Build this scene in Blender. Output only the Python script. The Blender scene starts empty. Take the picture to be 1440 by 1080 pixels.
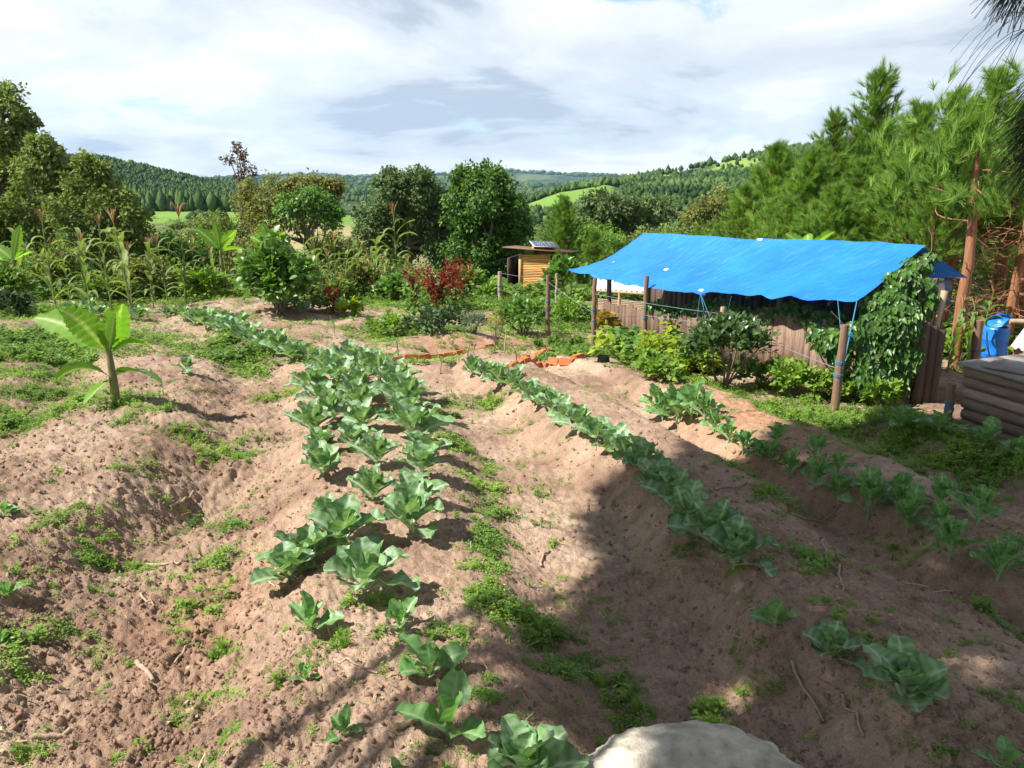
import bpy, math, random
import numpy as np
from mathutils import Vector, Matrix
random.seed(7); rng = np.random.default_rng(7)
sc = bpy.context.scene
PI = math.pi
# ------------------------------------------------------------------ camera, sky, sun, exposure
W, HH, F = 1440, 1080, 1130.0
PITCH = math.radians(14.4)
CZ = 2.0
cam = bpy.data.cameras.new("camera"); camo = bpy.data.objects.new("camera", cam)
sc.collection.objects.link(camo); sc.camera = camo
cam.sensor_width = 36; cam.lens = F/W*36; cam.clip_start = 0.05; cam.clip_end = 30000
camo.location = (0, 0, CZ); camo.rotation_euler = (PI/2 - PITCH, 0, 0)
sc.view_settings.view_transform = 'Standard'; sc.view_settings.look = 'None'
sc.view_settings.gamma = 1; sc.view_settings.exposure = 1.15
SUN_EL = math.radians(49)
sunh = np.array([-1.0, -0.22]); sunh /= np.linalg.norm(sunh)
SUN = np.array([sunh[0]*math.cos(SUN_EL), sunh[1]*math.cos(SUN_EL), math.sin(SUN_EL)])
sl = bpy.data.lights.new("sun", 'SUN'); sl.energy = 5.0; sl.angle = math.radians(0.5); sl.color = (1.0, 0.95, 0.87)
so = bpy.data.objects.new("sun", sl); sc.collection.objects.link(so)
so.rotation_euler = Vector(SUN).to_track_quat('Z', 'Y').to_euler()
so.location = (-20, -5, 20)
wd = bpy.data.worlds.new("World"); sc.world = wd; wd.use_nodes = True
def build_world():
    nt = wd.node_tree; N = nt.nodes; L = nt.links
    for n in list(N): N.remove(n)
    out = N.new('ShaderNodeOutputWorld'); bg = N.new('ShaderNodeBackground'); L.new(bg.outputs[0], out.inputs[0])
    sky = N.new('ShaderNodeTexSky'); sky.sky_type = 'NISHITA'; sky.sun_disc = False
    sky.sun_elevation = SUN_EL; sky.sun_rotation = math.atan2(sunh[0], sunh[1])
    tc = N.new('ShaderNodeTexCoord'); sep = N.new('ShaderNodeSeparateXYZ'); L.new(tc.outputs['Generated'], sep.inputs[0])
    def mth(op, a, b=None, clamp=False):
        m = N.new('ShaderNodeMath'); m.operation = op; m.use_clamp = clamp
        for i, v in enumerate((a, b)):
            if v is None: continue
            if isinstance(v, (int, float)): m.inputs[i].default_value = v
            else: L.new(v, m.inputs[i])
        return m.outputs[0]
    zc = mth('ADD', mth('MAXIMUM', sep.outputs[2], 0.0), 0.19)
    u = mth('DIVIDE', sep.outputs[0], zc); v = mth('DIVIDE', sep.outputs[1], zc)
    cmb = N.new('ShaderNodeCombineXYZ'); L.new(u, cmb.inputs[0]); L.new(v, cmb.inputs[1])
    def noise(scale, det, rough, off, dist=0.0):
        mp = N.new('ShaderNodeMapping'); mp.inputs['Location'].default_value = off; L.new(cmb.outputs[0], mp.inputs[0])
        n = N.new('ShaderNodeTexNoise'); n.inputs['Scale'].default_value = scale; n.inputs['Detail'].default_value = det
        n.inputs['Roughness'].default_value = rough; n.inputs['Distortion'].default_value = dist
        L.new(mp.outputs[0], n.inputs['Vector']); return n.outputs[0]
    def ramp(x, stops):
        r = N.new('ShaderNodeValToRGB'); r.color_ramp.interpolation = 'EASE'
        while len(r.color_ramp.elements) < len(stops): r.color_ramp.elements.new(0.5)
        for e, (p, c) in zip(r.color_ramp.elements, stops): e.position = p; e.color = (*c, 1)
        L.new(x, r.inputs[0]); return r.outputs[0]
    k = 1/1.86
    def C(c): return tuple(((x/255)**2.2)*k for x in c)
    n1 = noise(0.85, 10, 0.60, (3.1, 0.4, 0), 0.35)
    n2 = noise(1.7, 8, 0.6, (9.3, 4.4, 0), 0.4)
    cl = ramp(n1, [(0.37, C((184, 193, 206))), (0.45, C((220, 225, 232))), (0.53, C((236, 240, 245))), (0.60, C((255, 255, 255)))])
    # low band close to the horizon: long thin bright clouds and blue gaps
    mask = ramp(n2, [(0.30, (0, 0, 0)), (0.42, (1, 1, 1))])
    sk = N.new('ShaderNodeMix'); sk.data_type = 'RGBA'; sk.blend_type = 'MULTIPLY'; sk.inputs[0].default_value = 1
    L.new(sky.outputs[0], sk.inputs[6]); sk.inputs[7].default_value = (0.08, 0.09, 0.10, 1)
    mx = N.new('ShaderNodeMix'); mx.data_type = 'RGBA'
    L.new(mask, mx.inputs[0]); L.new(sk.outputs[2], mx.inputs[6]); L.new(cl, mx.inputs[7])
    # overhead the cloud is thinner and darker blue, so the fill light stays low
    up = ramp(sep.outputs[2], [(0.30, (1, 1, 1)), (0.72, (0.34, 0.38, 0.46))])
    m2 = N.new('ShaderNodeMix'); m2.data_type = 'RGBA'; m2.blend_type = 'MULTIPLY'; m2.inputs[0].default_value = 1
    L.new(mx.outputs[2], m2.inputs[6]); L.new(up, m2.inputs[7])
    L.new(m2.outputs[2], bg.inputs[0]); bg.inputs[1].default_value = 1.0
build_world()

# ------------------------------------------------------------------ helpers
cth, sth = math.cos(PITCH), math.sin(PITCH)
def S(py):
    v = (540-py)/F
    return (-sth + v*cth)/(cth + v*sth)
def PD(px, py, d):
    """world point seen at pixel (px,py) of the photograph, d metres ahead"""
    u = (px-720)/F; v = (540-py)/F
    y = cth + v*sth; z = -sth + v*cth
    return np.array([u/y*d, d, CZ + z/y*d])
def hsh(ix, iy, seed):
    h = (ix*374761393 + iy*668265263 + seed*1274126177) & 0xffffffff
    h = ((h ^ (h >> 13))*1274126177) & 0xffffffff
    return ((h ^ (h >> 16)) & 0xffff)/65535.0
def pn(x, y, seed=0):
    x = np.asarray(x, float); y = np.asarray(y, float)
    ix = np.floor(x).astype(np.int64); iy = np.floor(y).astype(np.int64)
    fx = x-ix; fy = y-iy; ux = fx*fx*fx*(fx*(fx*6-15)+10); uy = fy*fy*fy*(fy*(fy*6-15)+10)
    def g(dx, dy):
        a = hsh(ix+dx, iy+dy, seed)*2*PI
        return np.cos(a)*(fx-dx)+np.sin(a)*(fy-dy)
    return ((g(0,0)*(1-ux)+g(1,0)*ux)*(1-uy)+(g(0,1)*(1-ux)+g(1,1)*ux)*uy)*1.5
def fbm(x, y, octs, seed=0, gain=0.5):
    s = 0; a = 1
    for i in range(octs):
        s = s + a*pn(x*2**i, y*2**i, seed+i*17); a *= gain
    return s
def sm(x, a, b):
    t = np.clip((x-a)/(b-a), 0, 1); return t*t*(3-2*t)

# terrain ----------------------------------------------------------
def tab(px, t):
    t = sorted(t); return np.interp(px, [a for a, b in t], [b for a, b in t])
def Sv(py):
    v = (540-py)/F
    return (-sth + v*cth)/(cth + v*sth)
KN = [(28, None, -1.95), (45, None, -4.6), (90, None, -10.5), (180, [(0, 330), (430, 333), (560, 333), (900, 345)], None),
 (260, [(0, 307), (430, 309), (560, 316), (900, 330)], None), (330, [(0, 297), (430, 300), (560, 306), (735, 304), (800, 300), (1440, 290)], None),
 (450, [(-300, 270), (100, 272), (330, 290), (500, 299), (700, 298), (738, 288), (790, 270), (850, 261), (900, 268), (1100, 258), (1440, 240)], None),
 (560, [(-300, 245), (0, 245), (150, 248), (300, 275), (500, 292), (740, 300), (850, 272), (950, 256), (1100, 240), (1440, 220)], None),
 (720, [(-300, 200), (0, 212), (95, 222), (150, 223), (200, 233), (240, 243), (290, 255), (350, 266), (420, 278), (600, 294), (740, 290), (830, 268), (870, 256), (960, 241), (1040, 223), (1100, 211), (1160, 203), (1300, 196), (1440, 188), (1900, 180)], None),
 (1000, [(0, 284)], None),
 (1600, [(-300, 262), (270, 262), (300, 253), (330, 256), (400, 262), (520, 265), (600, 268), (720, 274), (800, 272), (900, 262)], None),
 (2200, [(0, 275)], None),
 (3200, [(-300, 256), (400, 255), (480, 251), (560, 257), (640, 262), (700, 256), (760, 262), (820, 257), (900, 256)], None),
 (4000, [(0, 267)], None),
 (5500, [(-300, 252), (300, 252), (380, 249), (440, 246), (500, 250), (590, 246), (640, 247), (680, 243), (712, 240), (735, 245), (790, 245), (850, 248), (900, 251)], None),
 (7000, [(0, 262)], None), (9000, [(0, 262)], None)]
def far_h(px, d):
    hs = []
    for kd, t, z in KN:
        hs.append(np.full_like(px, z) if t is None else CZ + kd*Sv(tab(px, t)))
    hs = np.array(hs); ld = np.log(np.clip(d, 28, 8999)); lk = np.log([k[0] for k in KN])
    i = np.clip(np.searchsorted(lk, ld, side='right')-1, 0, len(KN)-2)
    t = (ld-lk[i])/(lk[i+1]-lk[i]); t = t*t*(3-2*t)
    idx = np.arange(px.size)
    return hs[i, idx]*(1-t)+hs[i+1, idx]*t
def flat(px, py):
    s = S(py); d = CZ/(-s-0.06); return (PD(px, py, d)[0], d)
BEDS = []   # (points xy, width, height, power of edge)
def bed(pts, w, h, pix=True):
    BEDS.append((np.array([flat(*p) if pix else p for p in pts]), w, h))
def seg_dist(x, y, pts):
    best = np.full(x.shape, 1e9)
    for a, b in zip(pts[:-1], pts[1:]):
        ab = b-a; t = np.clip(((x-a[0])*ab[0]+(y-a[1])*ab[1])/(ab@ab), 0, 1)
        dd = np.hypot(x-(a[0]+t*ab[0]), y-(a[1]+t*ab[1])); best = np.minimum(best, dd)
    return best
bed([(-0.35, 1.2), (-0.55, 3.5), (-0.81, 4.8), (-1.42, 7.8), (-2.3, 10.6)], 0.93, 0.20, False)     # centre collard bed
bed([(-2.3, 10.6), (-4.3, 13.5), (-7.6, 19)], 0.8, 0.12, False)
bed([(1.95, 1.6), (1.81, 3.2), (1.57, 3.6), (1.29, 5.7), (0.77, 7.6), (-0.3, 11.2)], 0.74, 0.25, False)
bed([(3.2, 2.0), (2.9, 4.1), (2.8, 5.07), (2.37, 7.06), (1.92, 9.1), (1.0, 11.0)], 0.64, 0.23, False)
bed([(4.6, 3.5), (4.3, 6.0), (3.9, 7.6)], 0.6, 0.16, False)
bed([(-2.9, 1.2), (-3.0, 3.5), (-3.25, 4.8), (-3.75, 7.3), (-4.7, 10.6), (-6.6, 13)], 1.02, 0.21, False)   # rough mound on the left
bed([(-5.4, 3.5), (-5.9, 7.5), (-7.6, 12)], 1.0, 0.16, False)
bed([(-7.8, 10), (-8.2, 13), (-10.5, 17)], 1.0, 0.2, False)
MOUNDS = [(430, 478, .9, .28), (500, 462, .8, .2), (560, 500, .7, .12), (640, 486, 1.2, .24), (760, 512, .9, .14), (860, 540, .8, .16), (800, 540, .9, .16),
          (400, 440, 1.5, .25), (340, 430, 1.3, .2), (120, 455, 1.2, .2), (30, 470, 1.0, .25), (600, 520, .8, .08), (930, 545, .6, .1)]
MD = [(*flat(a, b), r, h) for a, b, r, h in MOUNDS]
def Hbase(x, y):
    r = np.hypot(x, y); D = np.maximum(y, r*0.64)
    px = 720 + 1167*np.clip(x/np.maximum(D, 1e-3), -1.2, 1.2)
    near = -0.06*D - 0.27*sm(D, 20, 28)
    h = np.where(D < 28, near, far_h(px, D))
    far = sm(D, 300, 900)
    h = h + far*D*0.0016*fbm(x/260, y/260, 4, 5)+ sm(D, 30, 60)*(1-far)*0.5*fbm(x/14, y/14, 3, 9)
    return h
def H(x, y, detail=True):
    x = np.atleast_1d(np.asarray(x, float)); y = np.atleast_1d(np.asarray(y, float))
    h = Hbase(x, y)
    m = (np.abs(x) < 30) & (y > -3) & (y < 40)
    if m.any():
        X = x[m]; Y = y[m]; fade = 1-sm(Y, 26, 38)
        wx = X + 0.12*fbm(X*1.3, Y*1.3, 3, 31); wy = Y + 0.12*fbm(X*1.3, Y*1.3, 3, 47)
        g = 0
        for pts, w, hh in BEDS:
            dd = seg_dist(wx, wy, pts)
            t = np.clip(1-(dd/w-0.38)/0.62, 0, 1); g = np.maximum(g, hh*t*t*(3-2*t))
        for cx, cy, r, hh in MD:
            g = np.maximum(g, hh*np.exp(-((wx-cx)**2+((wy-cy)*.8)**2)/(r*r)*1.6))
        rough = 0.35 + 0.65*sm(-X-0.27*Y, -0.4, 0.8) + 0.25*sm(pn(X*.6, Y*.6, 77), 0, .6)
        g = g + 0.032*fbm(X*1.1, Y*1.1, 2, 3)
        if detail:
            c = fbm(X*5.2, Y*5.2, 3, 11, .55); cl = np.abs(fbm(X*8.5, Y*8.5, 2, 23, .5))
            g = g + rough*(0.022*c + 0.030*np.maximum(0, .45-cl)*-1 + .012)
            g = g + (0.006+0.012*rough)*(fbm(X*19, Y*19, 3, 61, .62) + .9*(.35-np.abs(pn(X*31, Y*31, 67))))
            # eroded scarp on the right side of the rough left mound
            e = np.exp(-((X+2.35)**2/0.10+(Y-5.75)**2/0.30)); g = g - e*0.27
            e = np.exp(-((X+2.45)**2/0.12+(Y-4.6)**2/0.3)); g = g - e*0.17
        h[m] = h[m] + g*fade
    return h
def Hs(x, y): return float(H(x, y)[0])
_ts = np.geomspace(1.4, 60, 1500)
def P(px, py):
    u = (px-720)/F; v = (540-py)/F; y = cth+v*sth; z = -sth+v*cth
    xs = u/y*_ts; zs = CZ+z/y*_ts
    b = zs < H(xs, _ts, False)
    i = int(np.argmax(b)) if b.any() else len(_ts)-1
    return np.array([xs[i], _ts[i], Hs(xs[i], _ts[i])])

# materials --------------------------------------------------------
def M(name, rough=0.7):
    m = bpy.data.materials.new(name); m.use_nodes = True
    p = m.node_tree.nodes['Principled BSDF']; p.inputs['Roughness'].default_value = rough
    p.inputs['Specular IOR Level'].default_value = 0.3
    return m, m.node_tree.nodes, m.node_tree.links, p
def mixc(N, L, fac, a, b, bt='MIX'):
    m = N.new('ShaderNodeMix'); m.data_type = 'RGBA'; m.blend_type = bt
    for i, v in ((0, fac), (6, a), (7, b)):
        if isinstance(v, (int, float)): m.inputs[i].default_value = v
        elif isinstance(v, tuple): m.inputs[i].default_value = (*v, 1)
        else: L.new(v, m.inputs[i])
    return m.outputs[2]
def noise(N, L, scale, det=4, rough=.55, vec=None, co='Object', sc3=None):
    tc = N.new('ShaderNodeTexCoord'); n = N.new('ShaderNodeTexNoise')
    n.inputs['Scale'].default_value = scale; n.inputs['Detail'].default_value = det; n.inputs['Roughness'].default_value = rough
    src = tc.outputs[co]
    if sc3:
        mp = N.new('ShaderNodeMapping'); mp.inputs['Scale'].default_value = sc3; L.new(src, mp.inputs[0]); src = mp.outputs[0]
    L.new(src, n.inputs['Vector']); return n.outputs[0]
def ramp1(N, L, x, a, b):
    r = N.new('ShaderNodeMapRange'); r.inputs[1].default_value = a; r.inputs[2].default_value = b; r.clamp = True
    L.new(x, r.inputs[0]); return r.outputs[0]
def bump(N, L, p, h, st, dist=0.02):
    b = N.new('ShaderNodeBump'); b.inputs['Strength'].default_value = st; b.inputs['Distance'].default_value = dist
    L.new(h, b.inputs['Height']); L.new(b.outputs[0], p.inputs['Normal'])
def leafmat(name, c1, c2, c3=None, trans=0.35, rough=0.45, spec=0.35, rib=None, bm=0.0, scale=6.):
    m, N, L, p = M(name, rough); p.inputs['Specular IOR Level'].default_value = spec
    at = N.new('ShaderNodeAttribute'); at.attribute_name = 'rnd'
    col = mixc(N, L, at.outputs['Fac'], c1, c2)
    n = noise(N, L, scale, 3)
    if c3: col = mixc(N, L, ramp1(N, L, n, .56, .72), col, c3)
    dk = mixc(N, L, ramp1(N, L, noise(N, L, scale*.37, 2), .3, .7), (.72, .75, .72), (1.15, 1.12, 1.1))
    col = mixc(N, L, 1.0, col, dk, 'MULTIPLY')
    if rib:
        a2 = N.new('ShaderNodeAttribute'); a2.attribute_name = 'aux'
        col = mixc(N, L, a2.outputs['Fac'], col, rib)
        w = N.new('ShaderNodeAttribute'); w.attribute_name = 'aux'
    L.new(col, p.inputs['Base Color'])
    if bm: bump(N, L, p, noise(N, L, 60, 3), bm, 0.004)
    tr = N.new('ShaderNodeBsdfTranslucent'); tcol = mixc(N, L, 1.0, col, (1.5, 1.6, .7), 'MULTIPLY'); L.new(tcol, tr.inputs[0])
    mx = N.new('ShaderNodeMixShader'); mx.inputs[0].default_value = trans
    L.new(p.outputs[0], mx.inputs[1]); L.new(tr.outputs[0], mx.inputs[2])
    L.new(mx.outputs[0], N['Material Output'].inputs[0]); return m
def woodmat(name, c1, c2, axis='Z', rough=.8, c3=None, scale=1.0):
    m, N, L, p = M(name, rough)
    s = {'Z': (14, 14, 1.2), 'X': (1.2, 14, 14), 'Y': (14, 1.2, 14)}[axis]
    n = noise(N, L, 3*scale, 6, .6, sc3=s); at = N.new('ShaderNodeAttribute'); at.attribute_name = 'rnd'
    col = mixc(N, L, ramp1(N, L, n, .3, .7), c1, c2)
    v = mixc(N, L, at.outputs['Fac'], (.62, .6, .58), (1.3, 1.28, 1.25)); col = mixc(N, L, 1.0, col, v, 'MULTIPLY')
    if c3: col = mixc(N, L, ramp1(N, L, noise(N, L, 2.5, 3), .5, .65), col, c3)
    L.new(col, p.inputs['Base Color']); bump(N, L, p, n, .6, .01); return m
def plainmat(name, c, rough=.6, c2=None, spec=.3, sc_=8, bm=.2):
    m, N, L, p = M(name, rough); p.inputs['Specular IOR Level'].default_value = spec
    n = noise(N, L, sc_, 5)
    L.new(mixc(N, L, ramp1(N, L, n, .3, .7), c, c2 or tuple(x*.75 for x in c)), p.inputs['Base Color'])
    if bm: bump(N, L, p, noise(N, L, sc_*4, 4), bm, .01)
    return m

# mesh builder -------------------------------------------------------
class MB:
    def __init__(s): s.v = []; s.f = {3: [], 4: []}; s.r = []; s.a = []; s.n = 0
    def add(s, V, Fc, rnd=.5, aux=0.):
        V = np.asarray(V, float); Fc = np.asarray(Fc, np.int64)
        s.v.append(V); s.f[Fc.shape[1]].append(Fc+s.n); k = len(V)
        s.r.append(np.broadcast_to(rnd, k).astype(float)); s.a.append(np.broadcast_to(aux, k).astype(float)); s.n += k
    def mesh(s, name, mat, smooth=True):
        me = bpy.data.meshes.new(name)
        V = np.concatenate(s.v); fs = [(k, np.concatenate(s.f[k])) for k in (3, 4) if s.f[k]]
        me.vertices.add(len(V)); me.vertices.foreach_set('co', V.astype(np.float32).ravel())
        nl = sum(k*len(f) for k, f in fs); nf = sum(len(f) for k, f in fs)
        me.loops.add(nl); me.polygons.add(nf)
        me.loops.foreach_set('vertex_index', np.concatenate([f.ravel() for k, f in fs]).astype(np.int32))
        st = []; o = 0
        for k, f in fs: st.append(o+np.arange(len(f))*k); o += k*len(f)
        me.polygons.foreach_set('loop_start', np.concatenate(st).astype(np.int32))
        me.update(calc_edges=True)
        if smooth: me.polygons.foreach_set('use_smooth', np.ones(nf, bool))
        for nm, arr in (('rnd', s.r), ('aux', s.a)):
            at = me.attributes.new(nm, 'FLOAT', 'POINT'); at.data.foreach_set('value', np.concatenate(arr).astype(np.float32))
        if mat: me.materials.append(mat)
        return me
    def build(s, name, mat, parent=None, loc=None, smooth=True):
        o = bpy.data.objects.new(name, s.mesh(name, mat, smooth)); sc.collection.objects.link(o)
        if parent: o.parent = parent
        if loc is not None: o.location = tuple(loc)
        return o
    def tube(s, pts, rad, n=8, rnd=.5, cap=True, jit=0):
        pts = np.asarray(pts, float); k = len(pts); rad = np.broadcast_to(rad, k)
        T = np.gradient(pts, axis=0); T /= np.linalg.norm(T, axis=1, keepdims=True)+1e-9
        ref = np.array([0, 0, 1.]) if abs(T[0][2]) < .9 else np.array([1., 0, 0])
        V = []; a = np.arange(n)/n*2*PI
        for i in range(k):
            A = np.cross(T[i], ref); A /= np.linalg.norm(A)+1e-9; B = np.cross(T[i], A)
            rr = rad[i]*(1+jit*rng.uniform(-1, 1, n))
            V.append(pts[i]+(np.cos(a)*rr)[:, None]*A+(np.sin(a)*rr)[:, None]*B)
        V = np.concatenate(V); Fq = []
        for i in range(k-1):
            for j in range(n): Fq.append((i*n+j, i*n+(j+1) % n, (i+1)*n+(j+1) % n, (i+1)*n+j))
        s.add(V, Fq, rnd)
        if cap:
            for i, sg in ((0, -1), (k-1, 1)):
                c = np.vstack([V[i*n:(i+1)*n], pts[i]]); s.add(c, [(j, (j+1) % n, n) if sg > 0 else ((j+1) % n, j, n) for j in range(n)], rnd)
    def box(s, c, size, R=None, rnd=.5, bev=0.0):
        x, y, z = np.array(size)/2
        V = np.array([(-x,-y,-z),(x,-y,-z),(x,y,-z),(-x,y,-z),(-x,-y,z),(x,-y,z),(x,y,z),(-x,y,z)], float)
        if R is not None: V = V@np.asarray(R).T
        s.add(V+np.asarray(c), [(0,3,2,1),(4,5,6,7),(0,1,5,4),(1,2,6,5),(2,3,7,6),(3,0,4,7)], rnd)
    def scatter(s, T, pos, R, scale, rnd):
        TV, TF = T; n = len(pos)
        if n == 0: return
        scale = np.broadcast_to(scale, (n,))
        V = np.einsum('nij,kj->nki', R, TV)*scale[:, None, None]+pos[:, None, :]
        k = len(TV); Fc = (TF[None]+(np.arange(n)*k)[:, None, None]).reshape(-1, TF.shape[1])
        s.add(V.reshape(-1, 3), Fc, np.repeat(np.broadcast_to(rnd, (n,)), k))
def Rz(a): c, s_ = math.cos(a), math.sin(a); return np.array([[c, -s_, 0], [s_, c, 0], [0, 0, 1.]])
def Rx(a): c, s_ = math.cos(a), math.sin(a); return np.array([[1., 0, 0], [0, c, -s_], [0, s_, c]])
def Ry(a): c, s_ = math.cos(a), math.sin(a); return np.array([[c, 0, s_], [0, 1., 0], [-s_, 0, c]])
def nrm(v): return v/(np.linalg.norm(v, axis=-1, keepdims=True)+1e-9)
def basis(axis, normal):
    """rotation matrices: local +Y -> axis, local +Z -> near normal"""
    Y = nrm(axis); X = nrm(np.cross(Y, normal)); Z = np.cross(X, Y)
    return np.stack([X, Y, Z], -1)
def rdir(n): return nrm(rng.normal(size=(n, 3)))
LEAF = (np.array([(0, 0, 0), (.33, .42, .09), (0, 1, -.08), (-.33, .42, .09), (0, .45, 0)]), np.array([(0, 1, 4), (1, 2, 4), (2, 3, 4), (3, 0, 4)]))
OVAL = (np.array([(0, 0, 0), (.26, .2, .05), (.40, .5, .07), (.25, .82, .02), (0, 1, -.1), (-.25, .82, .02), (-.40, .5, .07), (-.26, .2, .05), (0, .5, 0)]), np.array([(i, (i+1) % 8, 8) for i in range(8)]))
SLIM = (np.array([(0, 0, 0), (.10, .4, .02), (0, 1, -.12), (-.10, .4, .02)]), np.array([(0, 1, 2), (0, 2, 3)]))
TRI = (np.array([(-.35, 0, 0), (.35, 0, .1), (.1, .9, -.05), (-.3, .6, .15)]), np.array([(0, 1, 2, 3)]))
def tag(o, label=None, cat=None, group=None, kind=None):
    for k, v in (('label', label), ('category', cat), ('group', group), ('kind', kind)):
        if v: o[k] = v
    return o
def empty(name, loc, label=None, cat=None, group=None, rz=0):
    o = bpy.data.objects.new(name, None); sc.collection.objects.link(o); o.empty_display_size = .1
    o.location = tuple(loc); o.rotation_euler = (0, 0, rz); return tag(o, label, cat, group)
def copy_tree(o, parent=None):
    c = o.copy(); sc.collection.objects.link(c); c.parent = parent
    for ch in list(o.children): copy_tree(ch, c)
    return c
ORD = ['first', 'second', 'third', 'fourth', 'fifth', 'sixth', 'seventh', 'eighth', 'ninth', 'tenth', 'eleventh', 'twelfth', 'thirteenth', 'fourteenth', 'fifteenth', 'sixteenth', 'seventeenth', 'eighteenth', 'nineteenth', 'twentieth', 'twenty-first', 'twenty-second', 'twenty-third', 'twenty-fourth', 'twenty-fifth', 'twenty-sixth', 'twenty-seventh', 'twenty-eighth']

# ------------------------------------------------------------------ GROUND
def weedmask(x, y):
    """0..1 how weedy the ground is, from patches laid out on the beds"""
    m = np.zeros_like(x)
    for cx, cy, r, s in WP:
        m = np.maximum(m, s*np.exp(-((x-cx)**2+((y-cy))**2)/(r*r)*1.2))
    return m
def fp(px, py): return flat(px, py)
WPX = [ # px, py, radius m, strength
 (1010, 550, .7, 1.1), (1070, 572, .6, 1.1), (1120, 585, .6, 1.2), (1180, 600, .6, 1.2), (1240, 612, .6, 1.2), (1300, 632, .55, 1.2), (1360, 655, .55, 1.2), (1420, 680, .5, 1.2), (1200, 640, .5, .8), (1270, 668, .4, .8), (1340, 690, .4, .7), (1150, 620, .5, .8),
 (60, 560, .9, 1), (20, 600, .8, 1), (110, 590, .7, 1), (180, 600, .5, .9), (60, 520, 1.0, .6), (230, 610, .35, .7), (140, 470, 1.0, .35), (330, 510, .55, 1), (350, 530, .5, 1), (310, 490, .5, .8), (385, 560, .4, .9), (420, 560, .4, .7),
 (270, 630, .4, .8), (320, 640, .35, .9), (350, 620, .35, .7), (250, 650, .3, .5), (200, 690, .35, .6), (180, 620, .4, .6),
 (120, 760, .35, .7), (150, 790, .3, .8), (90, 700, .3, .4), (200, 750, .25, .5), (40, 850, .3, .5), (20, 930, .25, .9), (160, 850, .22, .6), (250, 700, .3, .5), (20, 960, .2, .8), (30, 800, .3, .5),
 (330, 740, .22, .9), (300, 790, .22, 1), (310, 830, .16, .8), (270, 850, .14, .7), (330, 700, .25, .5), (360, 680, .25, .5), (320, 900, .12, .7), (300, 860, .14, .7), (260, 810, .12, .6), (315, 915, .1, .8), (325, 965, .08, .5),
 (625, 590, .5, .6), (640, 640, .35, .8), (660, 660, .35, .9), (670, 690, .3, .9), (690, 730, .28, 1), (690, 770, .25, .9), (640, 700, .25, .5), (600, 560, .5, .5), (670, 800, .2, .7), (680, 570, .5, 1), (650, 565, .4, .8), (715, 610, .3, .6),
 (760, 690, .3, .7), (770, 740, .2, .6), (790, 640, .25, .5), (720, 650, .2, .5), (700, 850, .25, .7), (730, 900, .22, .9), (760, 920, .2, 1), (800, 960, .2, .9), (880, 990, .15, .8), (900, 1000, .14, .7), (860, 960, .12, .5), (690, 890, .2, .6),
 (640, 940, .2, .5), (560, 900, .15, .5), (500, 900, .15, .4), (590, 990, .15, .5), (650, 1000, .15, .5), (450, 960, .12, .5), (990, 1000, .12, .8), (980, 1030, .1, .9), (470, 960, .1, .5), (430, 930, .1, .5), (530, 950, .1, .5), (690, 1020, .12, .5),
 (780, 770, .2, .5), (800, 820, .14, .4), (820, 870, .12, .3),
 (1100, 600, .5, .9), (1150, 590, .6, 1), (1060, 570, .6, 1), (1200, 610, .5, 1), (1240, 620, .45, 1), (1290, 640, .5, 1), (1350, 660, .45, 1), (1410, 680, .4, 1), (1180, 580, .6, 1), (1230, 580, .5, .8), (1320, 650, .4, 1), (1130, 565, .6, 1), (1060, 590, .4, .8),
 (900, 540, .7, .5), (850, 520, .8, .6), (830, 500, .8, .6), (950, 540, .7, .9), (1010, 560, .6, 1), (960, 520, .8, .8), (1100, 545, .7, 1), (1240, 560, .5, .8), (1350, 600, .5, .7), (1400, 620, .4, .6), (1440, 640, .4, .6), (1300, 600, .4, .6),
 (1080, 740, .3, .6), (1050, 700, .25, .7), (1150, 860, .18, .7), (1120, 840, .16, .6), (1200, 890, .15, .6), (1370, 930, .2, .5), (1240, 790, .3, .3), (1300, 770, .3, .4), (960, 820, .2, .3), (1100, 720, .3, .4), (1220, 960, .2, .4),
 (870, 580, .4, .4), (760, 540, .6, .3), (560, 475, .8, .5), (600, 470, .8, .7), (520, 470, .6, .5), (880, 560, .4, .5),
 (60, 412, 2.2, 1), (160, 408, 2.2, 1), (260, 410, 1.8, 1), (120, 500, .9, .7), (200, 480, .7, .5), (250, 500, .5, .5), (90, 600, .8, 1), (170, 590, .6, 1), (40, 540, 1.0, 1), (250, 560, .4, .4), (1300, 625, .45, .9), (1180, 560, .7, 1), (1020, 545, .6, .8), (760, 905, .2, 1), (700, 880, .2, .8), (820, 965, .2, .8),  (430, 415, 2, .9), (510, 420, 2.5, .9), (600, 430, 1.5, .9), (680, 430, 1.5, .9), (740, 430, 1.5, .9), (350, 412, 1.5, .8), (130, 430, 2.0, .5), (40, 450, 2.0, .8), (250, 420, 2.0, .5), (20, 500, 1.3, .9), (460, 430, 1.5, .6), (330, 420, 1.5, .5), (780, 460, 1.5, .5), (900, 500, .8, .6), (820, 450, 1.5, .9)]
WP = [(*flat(a, b), r, s*(.76 if b > 640 and a < 960 else 1)) for a, b, r, s in WPX]
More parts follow.
